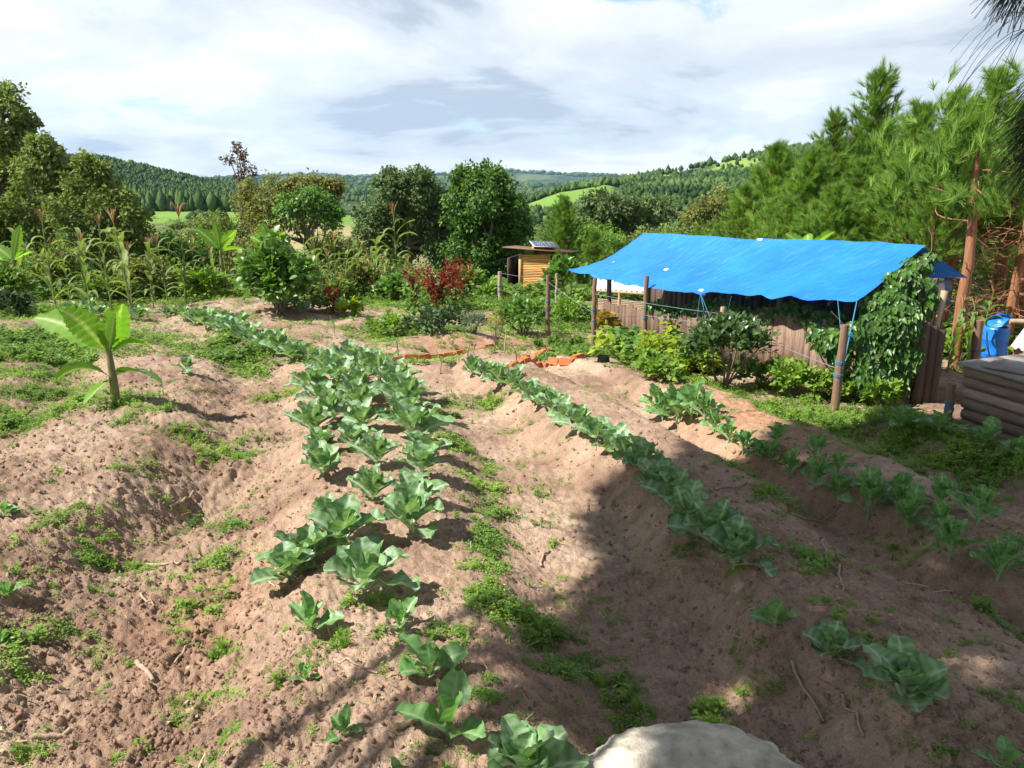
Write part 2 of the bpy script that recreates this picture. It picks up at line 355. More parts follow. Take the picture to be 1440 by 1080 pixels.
def build_ground():
    fine = np.radians(np.arange(-38, 38.01, .125))
    co = []; a = 38.0; st = .3
    while a < 180: a += st; st = min(st*1.25, 6); co.append(min(a, 180))
    co = np.radians(np.array(co[:-1])); phi = np.concatenate([-co[::-1], fine, co, [PI]])
    r = []; x = .3
    while x < 8600:
        r.append(x); x *= 1.06 if x < 1.7 else 1.0038 if x < 13 else 1.008 if x < 30 else 1.022
    r = np.array(r); A, R_ = np.meshgrid(phi, r); X = R_*np.sin(A); Y = R_*np.cos(A)
    x = X.ravel(); y = Y.ravel(); z = H(x, y)
    nr, na = A.shape
    V = np.stack([x, y, z], 1); V = np.vstack([V, [[0, 0, Hs(0, .01)]]])
    i = np.arange(nr-1)[:, None]*na; j = np.arange(na)[None]; j2 = (j+1) % na
    Fq = np.stack([i+j, i+na+j, i+na+j2, i+j2], -1).reshape(-1, 4)[:, ::-1]
    mb = MB(); mb.add(V, Fq)
    c = len(V)-1; mb.f[3].append(np.array([(c, (q+1) % na, q) for q in range(na)]))
    me = mb.mesh('ground', None)
    # what the ground is made of (albedo by land use)
    x = V[:, 0]; y = V[:, 1]; D = np.maximum(y, np.hypot(x, y)*.64); px = 720+1167*np.clip(x/np.maximum(D, 1e-3), -1.2, 1.2)
    n1 = fbm(x*.9, y*.9, 4, 101)[:, None]; n2 = fbm(x*4, y*4, 3, 131)[:, None]
    soil = np.array([.325, .226, .164]); dark = np.array([.185, .115, .084]); red = np.array([.40, .215, .125]); pale = np.array([.40, .295, .222])
    col = soil + (pale-soil)*np.clip(n1*1.2+.15, 0, 1) + (dark-soil)*np.clip(-n1*1.1-.15+n2*.4, 0, .7)
    rd = np.exp(-((x-2.3)**2/.25+(y-7.6)**2/2.4))+.8*np.exp(-((x+.2)**2/1.2+(y-13)**2/1.5))+.5*np.exp(-((x+1.6)**2/.1+(y-4)**2/.8))
    col = col+(red-col)*np.clip(rd*.75, 0, .75)[:, None]
    rough = sm(-x-0.27*y, -0.4, 0.8)[:, None]; col = col*(1-.10*rough)
    gr = weedmask(x, y)[:, None]; col = col+(np.array([.09, .095, .035])-col)*np.clip((gr-.35)*.75, 0, .5)
    # beyond the garden
    out = sm(D, 22, 27)[:, None]; k = fbm(x/9, y/9, 4, 171)[:, None]
    wild = np.array([.07, .10, .03])+(np.array([.20, .19, .08])-np.array([.07, .10, .03]))*np.clip(k+.3, 0, 1)
    col = col*(1-out)+wild*out
    kk = fbm(x/120, y/120, 4, 191)[:, None]
    forest = np.array([.030, .062, .022])+np.array([.018, .03, .006])*kk
    field = np.array([.13, .235, .040])+np.array([.03, .02, .01])*kk; straw = np.array([.25, .23, .105])+.04*kk
    F_ = sm(D, 332, 350)[:, None]; col = col*(1-F_)+forest*F_
    def paint(mask, c):
        nonlocal col
        m_ = mask[:, None]; col = col*(1-m_)+c*m_
    wob = 1+.03*fbm(x/60, y/60, 3, 211); pw = px+12*fbm(x/50, y/50, 3, 223)
    paint(sm(D*wob, 120, 130)*(1-sm(D*wob, 225, 240))*sm(pw, 380, 400)*(1-sm(pw, 600, 620)), straw)
    paint(sm(D*wob, 225, 240)*(1-sm(D*wob, 336, 345))*sm(pw, 150, 170)*(1-sm(pw, 560, 580)), field)
    paint(sm(D, 365, 375)*(1-sm(D, 452, 460))*sm(pw-(D-370)*.45, 715, 725)*(1-sm(pw, 862, 875)), field)
    paint(sm(D, 600, 620)*(1-sm(D, 700, 715))*sm(pw, 920, 940)*(1-sm(pw, 1060, 1080))*sm(fbm(x/40, y/70, 2, 5), -.2, .1), field*.9+straw*.2)
    paint(sm(D, 650, 670)*(1-sm(D, 720, 740))*sm(pw, 1240, 1260)*(1-sm(pw, 1330, 1350)), straw)
    paint(sm(D, 1350, 1400)*(1-sm(D, 1650, 1700))*sm(pw, 270, 280)*(1-sm(pw, 345, 360)), straw*.5+field*.7)
    q = fbm(x/330, y/330, 3, 241); paint(sm(D, 1500, 1700)*sm(q, .25, .4)*.5, straw*.4+field*.4)
    col = np.clip(col, .01, 1)
    at = me.attributes.new('albedo', 'FLOAT_COLOR', 'POINT'); at.data.foreach_set('color', np.hstack([col, np.ones((len(col), 1))]).astype(np.float32).ravel())
    m, N, L, p = M('soil_and_land', .92); p.inputs['Specular IOR Level'].default_value = .15
    a = N.new('ShaderNodeAttribute'); a.attribute_name = 'albedo'
    c1 = mixc(N, L, ramp1(N, L, noise(N, L, 9, 8, .65), .3, .72), (.74, .72, .70), (1.22, 1.2, 1.18))
    c2 = mixc(N, L, ramp1(N, L, noise(N, L, 70, 6, .7), .3, .7), (.74, .73, .72), (1.24, 1.24, 1.24))
    cc = mixc(N, L, 1.0, mixc(N, L, 1.0, a.outputs['Color'], c1, 'MULTIPLY'), c2, 'MULTIPLY')
    # pale grit specks
    sp = ramp1(N, L, noise(N, L, 160, 2, .5), .70, .74); cc = mixc(N, L, sp, cc, (.50, .43, .36))
    L.new(cc, p.inputs['Base Color'])
    h = N.new('ShaderNodeMath'); h.operation = 'ADD'; L.new(noise(N, L, 45, 6, .7), h.inputs[0]); L.new(noise(N, L, 140, 3, .6), h.inputs[1])
    bump(N, L, p, h.outputs[0], .8, .014)
    me.materials.append(m)
    o = bpy.data.objects.new('ground', me); sc.collection.objects.link(o); tag(o, kind='structure')
build_ground()

# ------------------------------------------------------------------ materials
MT = {}
MT['collard'] = leafmat('collard_leaf', (.085, .195, .062), (.150, .285, .105), (.13, .25, .125), .22, .46, .4, rib=(.40, .50, .34), bm=.5, scale=14)
MT['kale'] = leafmat('young_collard_leaf', (.085, .21, .06), (.135, .28, .09), None, .28, .42, .4, rib=(.26, .40, .18), bm=.35, scale=14)
MT['collard_stem'] = plainmat('collard_stem', (.22, .33, .16), .55)
MT['weed'] = leafmat('weed_leaf', (.13, .235, .035), (.24, .375, .065), (.09, .17, .03), .35, .5, .3, scale=3)
MT['weed2'] = leafmat('undergrowth_leaf', (.085, .16, .03), (.16, .26, .06), (.05, .10, .025), .35, .55, .25, scale=1.2)
MT['banana'] = leafmat('banana_leaf', (.14, .30, .030), (.20, .38, .05), None, .45, .55, .25, rib=(.42, .50, .20), scale=5)
MT['bananadark'] = leafmat('old_banana_leaf', (.07, .15, .03), (.09, .18, .04), (.12, .09, .05), .3, .4, .4, rib=(.25, .30, .12), scale=5)
MT['banana_stem'] = plainmat('banana_stem', (.20, .24, .09), .5, (.13, .09, .05), sc_=9)
MT['maize'] = leafmat('maize_leaf', (.12, .19, .055), (.24, .30, .10), (.34, .29, .16), .35, .55, .2, scale=1.0)
MT['maize_stalk'] = plainmat('maize_stalk', (.17, .22, .08), .6)
MT['tassel'] = plainmat('maize_tassel', (.36, .22, .10), .8)
MT['eucal'] = leafmat('tree_leaf_olive', (.10, .15, .042), (.24, .30, .09), (.14, .18, .055), .3, .6, .15, scale=.5)
MT['dense'] = leafmat('tree_leaf_dark', (.042, .105, .024), (.13, .24, .05), (.06, .13, .028), .28, .55, .2, scale=.6)
MT['greyg'] = leafmat('tree_leaf_greygreen', (.075, .12, .05), (.18, .25, .105), (.11, .15, .07), .25, .6, .15, scale=.6)
MT['brownish'] = leafmat('tree_leaf_brown', (.13, .15, .045), (.24, .25, .08), (.19, .13, .06), .3, .6, .15, scale=.6)
MT['redleaf'] = leafmat('tree_leaf_purple', (.09, .06, .045), (.16, .10, .07), None, .3, .5, .3, scale=.6)
MT['needle'] = leafmat('pine_needle_fresh', (.115, .225, .040), (.245, .385, .075), (.075, .15, .034), .32, .6, .15, scale=.8)
MT['needledark'] = leafmat('pine_needle_dark', (.02, .035, .018), (.04, .065, .026), None, .2, .5, .3, scale=1.5)
MT['coffee'] = leafmat('shrub_leaf_glossy', (.085, .185, .04), (.17, .30, .07), (.06, .13, .03), .3, .42, .35, scale=1.5)
MT['passion'] = leafmat('vine_leaf_glossy', (.040, .110, .020), (.095, .195, .035), (.03, .08, .02), .25, .38, .4, scale=2)
MT['citrus'] = leafmat('citrus_leaf', (.05, .10, .035), (.10, .17, .06), None, .25, .35, .45, scale=2)
MT['yellowleaf'] = leafmat('yellow_green_leaf', (.19, .30, .03), (.36, .42, .045), (.10, .2, .03), .4, .4, .4, scale=2.5)
MT['amaranth'] = leafmat('amaranth_red', (.16, .014, .022), (.30, .035, .035), (.09, .03, .02), .3, .6, .2, scale=2)
MT['lav'] = leafmat('silver_herb_leaf', (.14, .19, .13), (.22, .27, .19), None, .2, .6, .2, scale=2)
MT['darkherb'] = leafmat('dark_herb_leaf', (.04, .08, .035), (.08, .13, .06), (.07, .05, .05), .25, .5, .3, scale=2)
MT['orangeleaf'] = leafmat('wilting_leaf', (.35, .22, .05), (.40, .30, .08), (.16, .22, .04), .35, .5, .3, scale=2)
MT['bark'] = woodmat('grey_bark', (.10, .075, .055), (.20, .16, .12))
MT['pinebark'] = woodmat('orange_pine_bark', (.16, .07, .035), (.34, .16, .08))
MT['twig'] = woodmat('dead_wood', (.24, .17, .11), (.42, .33, .24))
MT['post'] = woodmat('weathered_post', (.13, .08, .055), (.25, .165, .115))
MT['postpale'] = woodmat('pale_post', (.28, .22, .15), (.42, .34, .24))
MT['plank'] = woodmat('rough_plank', (.115, .07, .048), (.29, .20, .145), c3=(.17, .09, .06))
MT['plankdark'] = woodmat('dark_plank', (.07, .05, .04), (.13, .09, .07))
MT['oldplank'] = woodmat('old_brown_plank', (.075, .05, .036), (.19, .12, .085))
MT['log'] = woodmat('box_logs', (.13, .095, .07), (.26, .20, .155), 'X')
MT['lid'] = plainmat('grey_lid_boards', (.27, .25, .235), .8, (.16, .14, .13), sc_=5)
MT['bamboo'] = woodmat('bamboo_slats', (.50, .25, .075), (.72, .42, .15), 'X')
MT['hutpost'] = plainmat('yellow_corner_post', (.48, .30, .11), .6)
MT['hutroof'] = plainmat('brown_roof_sheet', (.15, .085, .055), .6)
MT['rock'] = plainmat('pale_rock', (.55, .50, .41), .9, (.24, .215, .175), sc_=13, bm=1.0)
MT['brick'] = plainmat('orange_brick', (.52, .165, .055), .85, (.36, .11, .045), sc_=16, bm=.6)
MT['black'] = plainmat('black_plastic', (.02, .02, .022), .45, (.035, .035, .04))
MT['sheet'] = plainmat('white_corrugated_sheet', (.50, .50, .50), .45, (.5, .48, .45))
MT['barrel'] = plainmat('blue_barrel_plastic', (.008, .13, .50), .38, (.012, .17, .58), .5, bm=.05)
MT['rope'] = plainmat('blue_rope', (.05, .22, .36), .6)
MT['wire'] = plainmat('wire', (.22, .27, .32), .4)
MT['white'] = plainmat('white_cloth_patch', (.75, .76, .78), .7, bm=.05)
MT['solar'] = plainmat('solar_glass', (.06, .09, .16), .12, (.07, .10, .18), .8, bm=0)
MT['alu'] = plainmat('aluminium_frame', (.6, .6, .6), .35, bm=0)
def tarpmat():
    m, N, L, p = M('blue_tarpaulin', .42); p.inputs['Specular IOR Level'].default_value = .35
    col = mixc(N, L, ramp1(N, L, noise(N, L, 1.3, 5), .3, .7), (.005, .135, .56), (.012, .205, .74))
    # woven plastic: faint fold lines and rubbed pale scuffs
    sc_ = ramp1(N, L, noise(N, L, 6, 8, .75, sc3=(1, 3.5, 1)), .66, .80)
    f = N.new('ShaderNodeMath'); f.operation = 'MULTIPLY'; f.inputs[1].default_value = .5; L.new(sc_, f.inputs[0])
    col = mixc(N, L, f.outputs[0], col, (.20, .42, .75)); L.new(col, p.inputs['Base Color'])
    bump(N, L, p, noise(N, L, 5, 6, .62, sc3=(.7, 2.2, 1)), .75, .05)
    tr = N.new('ShaderNodeBsdfTranslucent'); tr.inputs[0].default_value = (.01, .14, .5, 1)
    mx = N.new('ShaderNodeMixShader'); mx.inputs[0].default_value = .12
    L.new(p.outputs[0], mx.inputs[1]); L.new(tr.outputs[0], mx.inputs[2]); L.new(mx.outputs[0], N['Material Output'].inputs[0]); return m
MT['tarp'] = tarpmat()

# ------------------------------------------------------------------ far woods (one mass each) and haze
def blob_template(seed):
    r = np.random.default_rng(seed); V = []; Fq = []
    n, k = 7, 5
    for i in range(k):
        t = i/(k-1); z = t; rad = (.04, .40, .44, .27, .02)[i]
        for j in range(n):
            a = j/n*2*PI+i*.4; rr = rad*r.uniform(.65, 1.3); V.append((rr*math.cos(a), rr*math.sin(a), z+r.uniform(-.06, .06)))
    for i in range(k-1):
        for j in range(n): Fq.append((i*n+j, i*n+(j+1) % n, (i+1)*n+(j+1) % n, (i+1)*n+j))
    return np.array(V), np.array(Fq)
MT['farwood'] = leafmat('far_wood', (.020, .050, .016), (.080, .135, .036), None, .0, .8, .1, scale=.05)
def far_wood(name, label, boxes, cat='woodland'):
    mb = MB()
    for (d0, d1, p0, p1, n, h0, h1, wid, cond) in boxes:
        d = np.exp(rng.uniform(math.log(d0), math.log(d1), n)); px = rng.uniform(p0, p1, n)
        if cond: k = cond(px, d); d = d[k]; px = px[k]; n = len(d)
        x = (px-720)/1167*d; k = fbm(x/45, d/45, 3, 77)+rng.uniform(-.6, .6, n) > -.55; x = x[k]; d = d[k]; n = len(x); z = H(x, d); h = rng.uniform(h0*.6, h1, n)*(1+.25*fbm(x/30, d/30, 2, 5)); cv = np.clip(.5+.55*fbm(x/60, d/60, 3, 15)+rng.uniform(-.4, .4, n), 0, 1)
        for q in range(4):
            s_ = slice(q, n, 4); m_ = len(d[s_]); a = rng.uniform(0, 2*PI, m_)
            R = np.zeros((m_, 3, 3)); w = wid*rng.uniform(.7, 1.3, m_); R[:, 0, 0] = np.cos(a)*w; R[:, 0, 1] = -np.sin(a)*w; R[:, 1, 0] = np.sin(a)*w; R[:, 1, 1] = np.cos(a)*w; R[:, 2, 2] = 1
            mb.scatter(blob_template(q), np.stack([x[s_], d[s_], z[s_]-.4], 1), R, h[s_], cv[s_])
    o = mb.build(name, MT['farwood'], smooth=False); tag(o, label, cat, kind='stuff')
notfield = lambda px, d: ~((d > 362) & (d < 462) & (px > 708+(d-370)*.45) & (px < 872))
far_wood('hillside_forest', 'dark pine plantation covering the hill at the left and the edge of the green field', [
    (340, 385, 120, 470, 1500, 5, 9, .5, None), (375, 730, -250, 460, 15000, 2.4, 4.4, .9, None), (245, 262, 262, 315, 50, 1.5, 3.2, 1.2, None), (200, 225, 225, 300, 50, 1.5, 2.5, 1.3, None), (262, 300, 150, 205, 60, 3, 5, 1.0, None)])
far_wood('ridge_forest', 'dark wooded slopes and ridge rising behind the blue tarpaulin shed', [
    (330, 460, 650, 1500, 4000, 1.8, 4, .9, notfield), (462, 730, 700, 1600, 12000, 3, 6, .9, lambda px, d: ~((d > 600) & (d < 715) & (px > 930) & (px < 1070) & (rng.uniform(0, 1, len(d)) < .93))),
    (700, 730, 850, 1250, 90, 4, 8, .7, None), (445, 460, 835, 1000, 110, 3, 5.5, .9, None), (150, 330, 560, 1200, 1200, 2, 4, 1.1, None)])
far_wood('distant_trees', 'far tree lines along the blue ridges on the horizon', [
    (900, 1650, 200, 950, 3500, 6, 10, 1.1, None), (2200, 3300, 250, 950, 2500, 8, 15, 1.6, None), (5200, 5600, 250, 950, 700, 12, 24, 2.5, None)], 'tree line')

# ------------------------------------------------------------------ trees
def crown_blobs(mb, blobs, size, dens, T=LEAF, droop=.2, cl=0.18, up=0.35):
    """leaf sprays gathered in clumps over every blob (centre, radii)"""
    sub = []
    for c, rad in blobs:
        c = np.array(c); rad = np.array(rad, float); sub.append((c, rad*(.62 if dens > 30 else 1.)))
        for q in rdir(11 if dens > 30 else 0):
            s_ = rng.uniform(.24, .46); sub.append((c+q*rad*(1-s_*.75), rad*s_*np.array([1, 1, rng.uniform(.7, 1.1)])))
    for c, rad in sub:
        area = 4*PI*((rad[0]*rad[1]+rad[0]*rad[2]+rad[1]*rad[2])/3)
        nc = max(4, int(area*dens*.95/26))
        dirs = rdir(nc); rr = rng.uniform(.55, 1.06, nc)**.7
        cc = c+dirs*rad*rr[:, None]
        per = 26; q = np.repeat(cc, per, 0)+rng.normal(size=(nc*per, 3))*cl*max(rad.mean()**.5, .5)
        out = nrm((q-c)/rad); ax = nrm(out*.8+rdir(len(q))*.75+np.array([0, 0, -droop])); nm = nrm(out+rdir(len(q))*.6+np.array([0, 0, up]))
        cr = np.repeat(rng.uniform(0, 1, nc), per)
        mb.scatter(T, q, basis(ax, nm), size*rng.uniform(.6, 1.3, len(q)), np.clip(cr*.6+rng.uniform(0, .4, len(q)), 0, 1))
def limb(mb, a, b, r0, r1, bend=.12, n=6):
    a = np.array(a, float); b = np.array(b, float); t = np.linspace(0, 1, n)[:, None]
    k = rng.normal(size=3)*bend*np.linalg.norm(b-a); pts = a+(b-a)*t+k*np.sin(t*PI)*.5
    mb.tube(pts, np.linspace(r0, r1, n), 7, cap=False)
def leafy_tree(name, label, cat, d, blobs_px, mat, size, dens, group=None, T=LEAF, trunk_px=None, tr=.14, bark='bark', cl=.18, depth=.85, droop=.2):
    """blobs_px: (px, py, rx_px, ry_px, depth offset) seen from the photograph's side; depth radius = rx*depth"""
    m = d/F
    bl = []
    for b in blobs_px:
        px, py, rx, ry = b[:4]; dy = b[4] if len(b) > 4 else rng.uniform(-.5, .5)*rx*m
        c = PD(px, py, d+dy); bl.append((c, (rx*m, rx*m*depth, ry*m)))
    tx = PD(trunk_px or blobs_px[0][0], 300, d)[0]; base = np.array([tx, d, Hs(tx, d)-.1])
    root = empty(name, base, label, cat, group)
    mb = MB(); crown_blobs(mb, [(c-base, r) for c, r in bl], size, dens, T, droop, cl); mb.build('crown', MT[mat], root, smooth=False)
    tb = MB(); cen = np.mean([c for c, r in bl], 0)-base; top = np.array([cen[0]*.6, cen[1]*.6, max(cen[2]*.75, .8)])
    limb(tb, (0, 0, 0), top, tr, tr*.6, .06, 8)
    for c, r in bl:
        q = (c-base); limb(tb, top*(rng.uniform(.55, 1)), q, tr*.5, tr*.12, .15)
        for _ in range(5):
            e = q+rdir(1)[0]*np.array(r)*.85; limb(tb, q*.9+top*.1, e, tr*.14, tr*.04, .15, 5)
    tb.build('trunk', MT[bark], root); return root

leafy_tree('broadleaf_tree', 'tall olive-green tree with a rounded top, cut by the left edge of the photo', 'tree', 30,
    [(2, 160, 42, 40), (-30, 200, 50, 60), (10, 230, 30, 40), (-40, 300, 60, 60), (30, 175, 16, 20), (5, 290, 40, 50)], 'eucal', .17, 95, 'trees along the left edge', trunk_px=-5, tr=.22)
leafy_tree('broadleaf_tree', 'pointed olive-green tree in front of the hill, second from the left edge', 'tree', 29,
    [(62, 205, 20, 18), (58, 235, 34, 34), (75, 280, 36, 45), (40, 300, 40, 40), (85, 245, 20, 24)], 'eucal', .15, 110, 'trees along the left edge', tr=.16)
leafy_tree('broadleaf_tree', 'round bushy dark tree rising from the maize at the left', 'tree', 28,
    [(118, 262, 36, 26), (150, 285, 36, 36), (110, 310, 44, 40), (170, 320, 40, 40), (185, 300, 20, 26), (120, 235, 14, 14), (140, 245, 12, 16)], 'eucal', .14, 115, 'trees along the left edge', tr=.16)
leafy_tree('broadleaf_tree', 'low dark green tree behind the maize, right of the bushy olive tree', 'tree', 33,
    [(190, 345, 40, 34), (150, 350, 40, 36), (230, 355, 30, 26), (90, 350, 45, 36), (30, 350, 45, 40)], 'dense', .15, 80, 'trees along the left edge', tr=.14)
leafy_tree('sparse_tree', 'thin tree with sparse purple-brown leaves standing out against the sky', 'tree', 32,
    [(334, 232, 12, 16), (345, 215, 7, 8), (322, 222, 8, 6), (338, 250, 14, 10), (332, 205, 4, 10), (352, 238, 8, 9)], 'redleaf', .11, 22, tr=.09, cl=.14)
leafy_tree('orchard_tree', 'small wide tree with olive and brown leaves left of the two dense trees', 'tree', 30,
    [(380, 275, 36, 26), (440, 272, 34, 26), (345, 290, 26, 30), (410, 300, 40, 30), (455, 295, 24, 30), (360, 320, 30, 26), (465, 262, 14, 10), (420, 262, 22, 12)], 'brownish', .13, 62, trunk_px=444, tr=.12)
leafy_tree('fruit_tree', 'fresh green leafy tree between the brown tree and the maize', 'tree', 27,
    [(440, 285, 24, 18), (405, 292, 20, 14), (465, 300, 14, 20)], 'coffee', .12, 60, tr=.08)
leafy_tree('dense_tree', 'broad grey-green dense tree, left one of the centre pair', 'tree', 38,
    [(570, 272, 44, 32), (530, 300, 36, 36), (600, 300, 44, 40), (560, 340, 54, 40), (625, 345, 40, 46), (545, 255, 22, 16), (590, 252, 18, 14), (520, 340, 26, 30), (640, 320, 26, 40)], 'greyg', .17, 120, 'pair of dense trees', tr=.25)
leafy_tree('dense_tree', 'tall rounded dark green dense tree, right one of the centre pair', 'tree', 34,
    [(672, 262, 38, 32), (690, 285, 44, 40), (655, 300, 32, 40), (700, 330, 44, 50), (670, 350, 46, 50), (715, 300, 26, 30), (680, 390, 50, 34), (722, 360, 22, 40), (652, 250, 18, 14), (695, 248, 16, 12)], 'dense', .15, 150, 'pair of dense trees', tr=.25)
leafy_tree('broadleaf_tree', 'dark spreading tree in front of the hill, just above the left end of the tarpaulin', 'tree', 45,
    [(860, 290, 44, 20), (900, 300, 40, 22), (840, 310, 30, 20), (925, 295, 30, 18), (880, 318, 50, 18)], 'greyg', .2, 80, tr=.2)
leafy_tree('broadleaf_tree', 'yellowish olive tree between the dark spreading tree and the pines', 'tree', 36,
    [(1010, 290, 26, 26), (985, 310, 24, 20), (1040, 300, 26, 26), (1005, 325, 36, 18)], 'brownish', .15, 80, tr=.12)
for (px, py, rx, ry, d, mat, lab) in [(760, 345, 30, 26, 42, 'eucal', 'light bush right of the dense trees, above the hut'),
     (830, 335, 44, 22, 40, 'needle', 'bright green thicket between hut and tarpaulin'), (950, 330, 50, 18, 36, 'eucal', 'low bush peeking over the tarpaulin ridge'),
     (470, 345, 30, 22, 34, 'brownish', 'straw-coloured bush below the orchard tree'), (300, 330, 44, 30, 30, 'eucal', 'low green bush in front of the green field'),
     (360, 350, 40, 30, 27, 'brownish', 'brown-green bush below the orchard tree'), (615, 400, 50, 24, 27, 'coffee', 'leafy bush at the foot of the grey-green tree'),
     (250, 350, 40, 26, 29, 'coffee', 'green bush behind the middle of the maize'), (540, 385, 50, 26, 29, 'eucal', 'bush behind the dry maize at the centre')]:
    leafy_tree('bush', lab, 'bush', d, [(px, py, rx, ry), (px-rx*.6, py+ry*.5, rx*.7, ry*.7), (px+rx*.6, py+ry*.4, rx*.7, ry*.8), (px, py+ry, rx, ry)], mat, .12, 70, tr=.05)

# pines --------------------------------------------------------------
def tuft_template(n, seed, spread=.6, w=.035):
    r = np.random.default_rng(seed); V = []; Fq = []
    for i in range(n):
        a = r.uniform(0, 2*PI); t = r.uniform(.05, 1)**.6*spread
        dr = np.array([math.sin(t)*math.cos(a), math.cos(t), math.sin(t)*math.sin(a)]); sd = np.cross(dr, r.normal(size=3)); sd /= np.linalg.norm(sd)
        b = np.array([0, r.uniform(-.35, .3), 0]); L_ = r.uniform(.6, 1.)
        k = len(V); V += [b-sd*w, b+sd*w, b+dr*L_*np.array([1, 1.15, 1])]; Fq.append((k, k+1, k+2))
    return np.array(V), np.array(Fq)
TUFT = [tuft_template(44, s, .62, .024) for s in range(3)]
def pine_mesh(h, rb, seed, tuft=.24, n_wh=None, low=.1):
    """trunk mesh and needle mesh of a young pine, upswept branch ends; h metres, rb = widest branch length"""
    r = np.random.default_rng(seed); tb = MB(); nb = MB(); pos = []; ax = []
    lean = r.normal(size=2)*.02*h
    def tp(z): return np.array([lean[0]*(z/h)**2, lean[1]*(z/h)**2, z])
    zs = np.linspace(0, h, 9); tb.tube([tp(z) for z in zs], np.interp(zs, [0, h], [.019*h**.9, .010]), 8, cap=False)
    z = h*low; gap = h/(n_wh or 17)
    while z < h*.97:
        t = z/h; L_ = rb*(1-t)**.95*(.75+.25*min(1, t*5))+.12; nb_ = r.integers(4, 7); a0 = r.uniform(0, 2*PI)
        for k in range(nb_):
            a = a0+k/nb_*2*PI+r.normal()*.25; Lk = L_*r.uniform(.5, 1.25); el = .25+.7*t
            q = np.linspace(0, 1, 6)[:, None]; o = np.array([math.cos(a), math.sin(a), 0])
            pts = tp(z)+o*q*Lk*math.cos(el)+np.array([0, 0, 1])*(q*math.sin(el)+.22*q**3)*Lk
            tb.tube(pts, np.linspace(.02+.008*Lk, .006, 6), 4, cap=False)
            m_ = max(4, int(Lk/tuft*3.6))
            for s_ in range(m_):
                u = .22+.78*(s_+r.uniform(0, 1))/m_; c = tp(z)+o*u*Lk*math.cos(el)+np.array([0, 0, 1])*(u*math.sin(el)+.22*u**3)*Lk
                for _ in range(r.integers(1, 3)):
                    off = r.normal(size=3)*.10*Lk**.5; pos.append(c+off); ax.append(o*.6+off*1.5+np.array([0, 0, .75]))
            pos.append(pts[-1]); ax.append(o*.3+np.array([0, 0, 1.]))
        z += gap*r.uniform(.8, 1.4)*(1-.3*t)
    for k in range(5): pos.append(tp(h*(.93+.016*k))); ax.append(np.array([0, 0, 1.]))
    pos = np.array(pos); ax = nrm(np.array(ax)+r.normal(size=(len(pos), 3))*.3)
    for q in range(3):
        s_ = slice(q, None, 3); m_ = len(pos[s_]); nb.scatter(TUFT[q], pos[s_], basis(ax[s_], rdir(m_)), tuft*r.uniform(.75, 1.3, m_), r.uniform(0, 1, m_))
    return tb, nb
PV = []
for (h, rb, sd, tf) in [(5.0, 1.6, 1, .20), (4.2, 1.8, 2, .19), (5.6, 1.5, 3, .20)]:
    tb, nb = pine_mesh(h, rb, sd, tf); PV.append((h, tb.mesh('trunk', MT['pinebark']), nb.mesh('needles', MT['needle'], False)))
for (h, rb, sd, tf, lw) in [(6.4, 2.0, 7, .21, .44), (6.0, 1.9, 8, .21, .40)]:
    tb, nb = pine_mesh(h, rb, sd, tf, 15, lw); PV.append((h, tb.mesh('trunk', MT['pinebark']), nb.mesh('needles', MT['needle'], False)))
def pine(px, top_py, d, var, label, wide=1.0, group='young pines behind the shed'):
    h0, tm, nm = PV[var]; x = PD(px, top_py, d)[0]; gz = Hs(x, d); top = PD(px, top_py, d)[2]; s_ = (top-gz)/h0
    r = empty('pine_tree', (x, d, gz-.05), label, 'pine tree', group, rz=random.uniform(0, 6)); r.scale = (s_*wide, s_*wide, s_)
    for n, me in (('trunk', tm), ('crown', nm)):
        o = bpy.data.objects.new(n, me); sc.collection.objects.link(o); o.parent = r
for a in [(1240, 82, 22, 2, 'tallest young pine, its narrow spire standing high against the sky', 1.0), (1180, 158, 21, 0, 'young pine with a short spire just left of the tallest pine', 1.0),
          (1302, 150, 19, 1, 'young pine directly right of the tallest one', 1.0), (1352, 118, 14.6, 3, 'large bushy pine with brownish twigs near the right edge', 1.05),
          (1400, 95, 13.8, 4, 'tall pine at the right edge, partly behind the dark hanging branches', 1.2), (1095, 205, 26, 1, 'pine at the left end of the pine group, over the middle of the tarpaulin', 1.1),
          (1140, 215, 19, 1, 'low broad pine in front, left of the short-spired pine', 1.1), (1215, 225, 17, 0, 'low bushy pine right above the blue tarpaulin', 1.25), (1275, 215, 15.5, 1, 'low bushy pine above the right end of the tarpaulin', 1.2),
          (1050, 262, 24, 1, 'smallest pine of the group, beside the yellowish olive tree', 1.0), (1450, 130, 13.2, 3, 'pine half cut by the right edge of the photo', 1.1), (1330, 190, 13.0, 4, 'shadowed pine behind the orange trunk', 1.0),
          (1420, 215, 17.5, 1, 'dark pine deep in the shade behind the barrel', 1.5), (1365, 240, 18, 1, 'dark pine between the orange trunk and the barrel', 1.5), (1170, 262, 16, 1, 'low pine with its top just above the shed roof ridge', 1.2), (1110, 280, 18, 1, 'short pine peeking over the middle of the shed roof', 1.1)]:
    pine(*a[:5], wide=a[5])
pine(795, 278, 33, 1, 'lone pine between the hut and the left end of the tarpaulin', 1.0, None)
pine(835, 322, 26, 0, 'small pine directly behind the left end of the tarpaulin', 1.3, None)

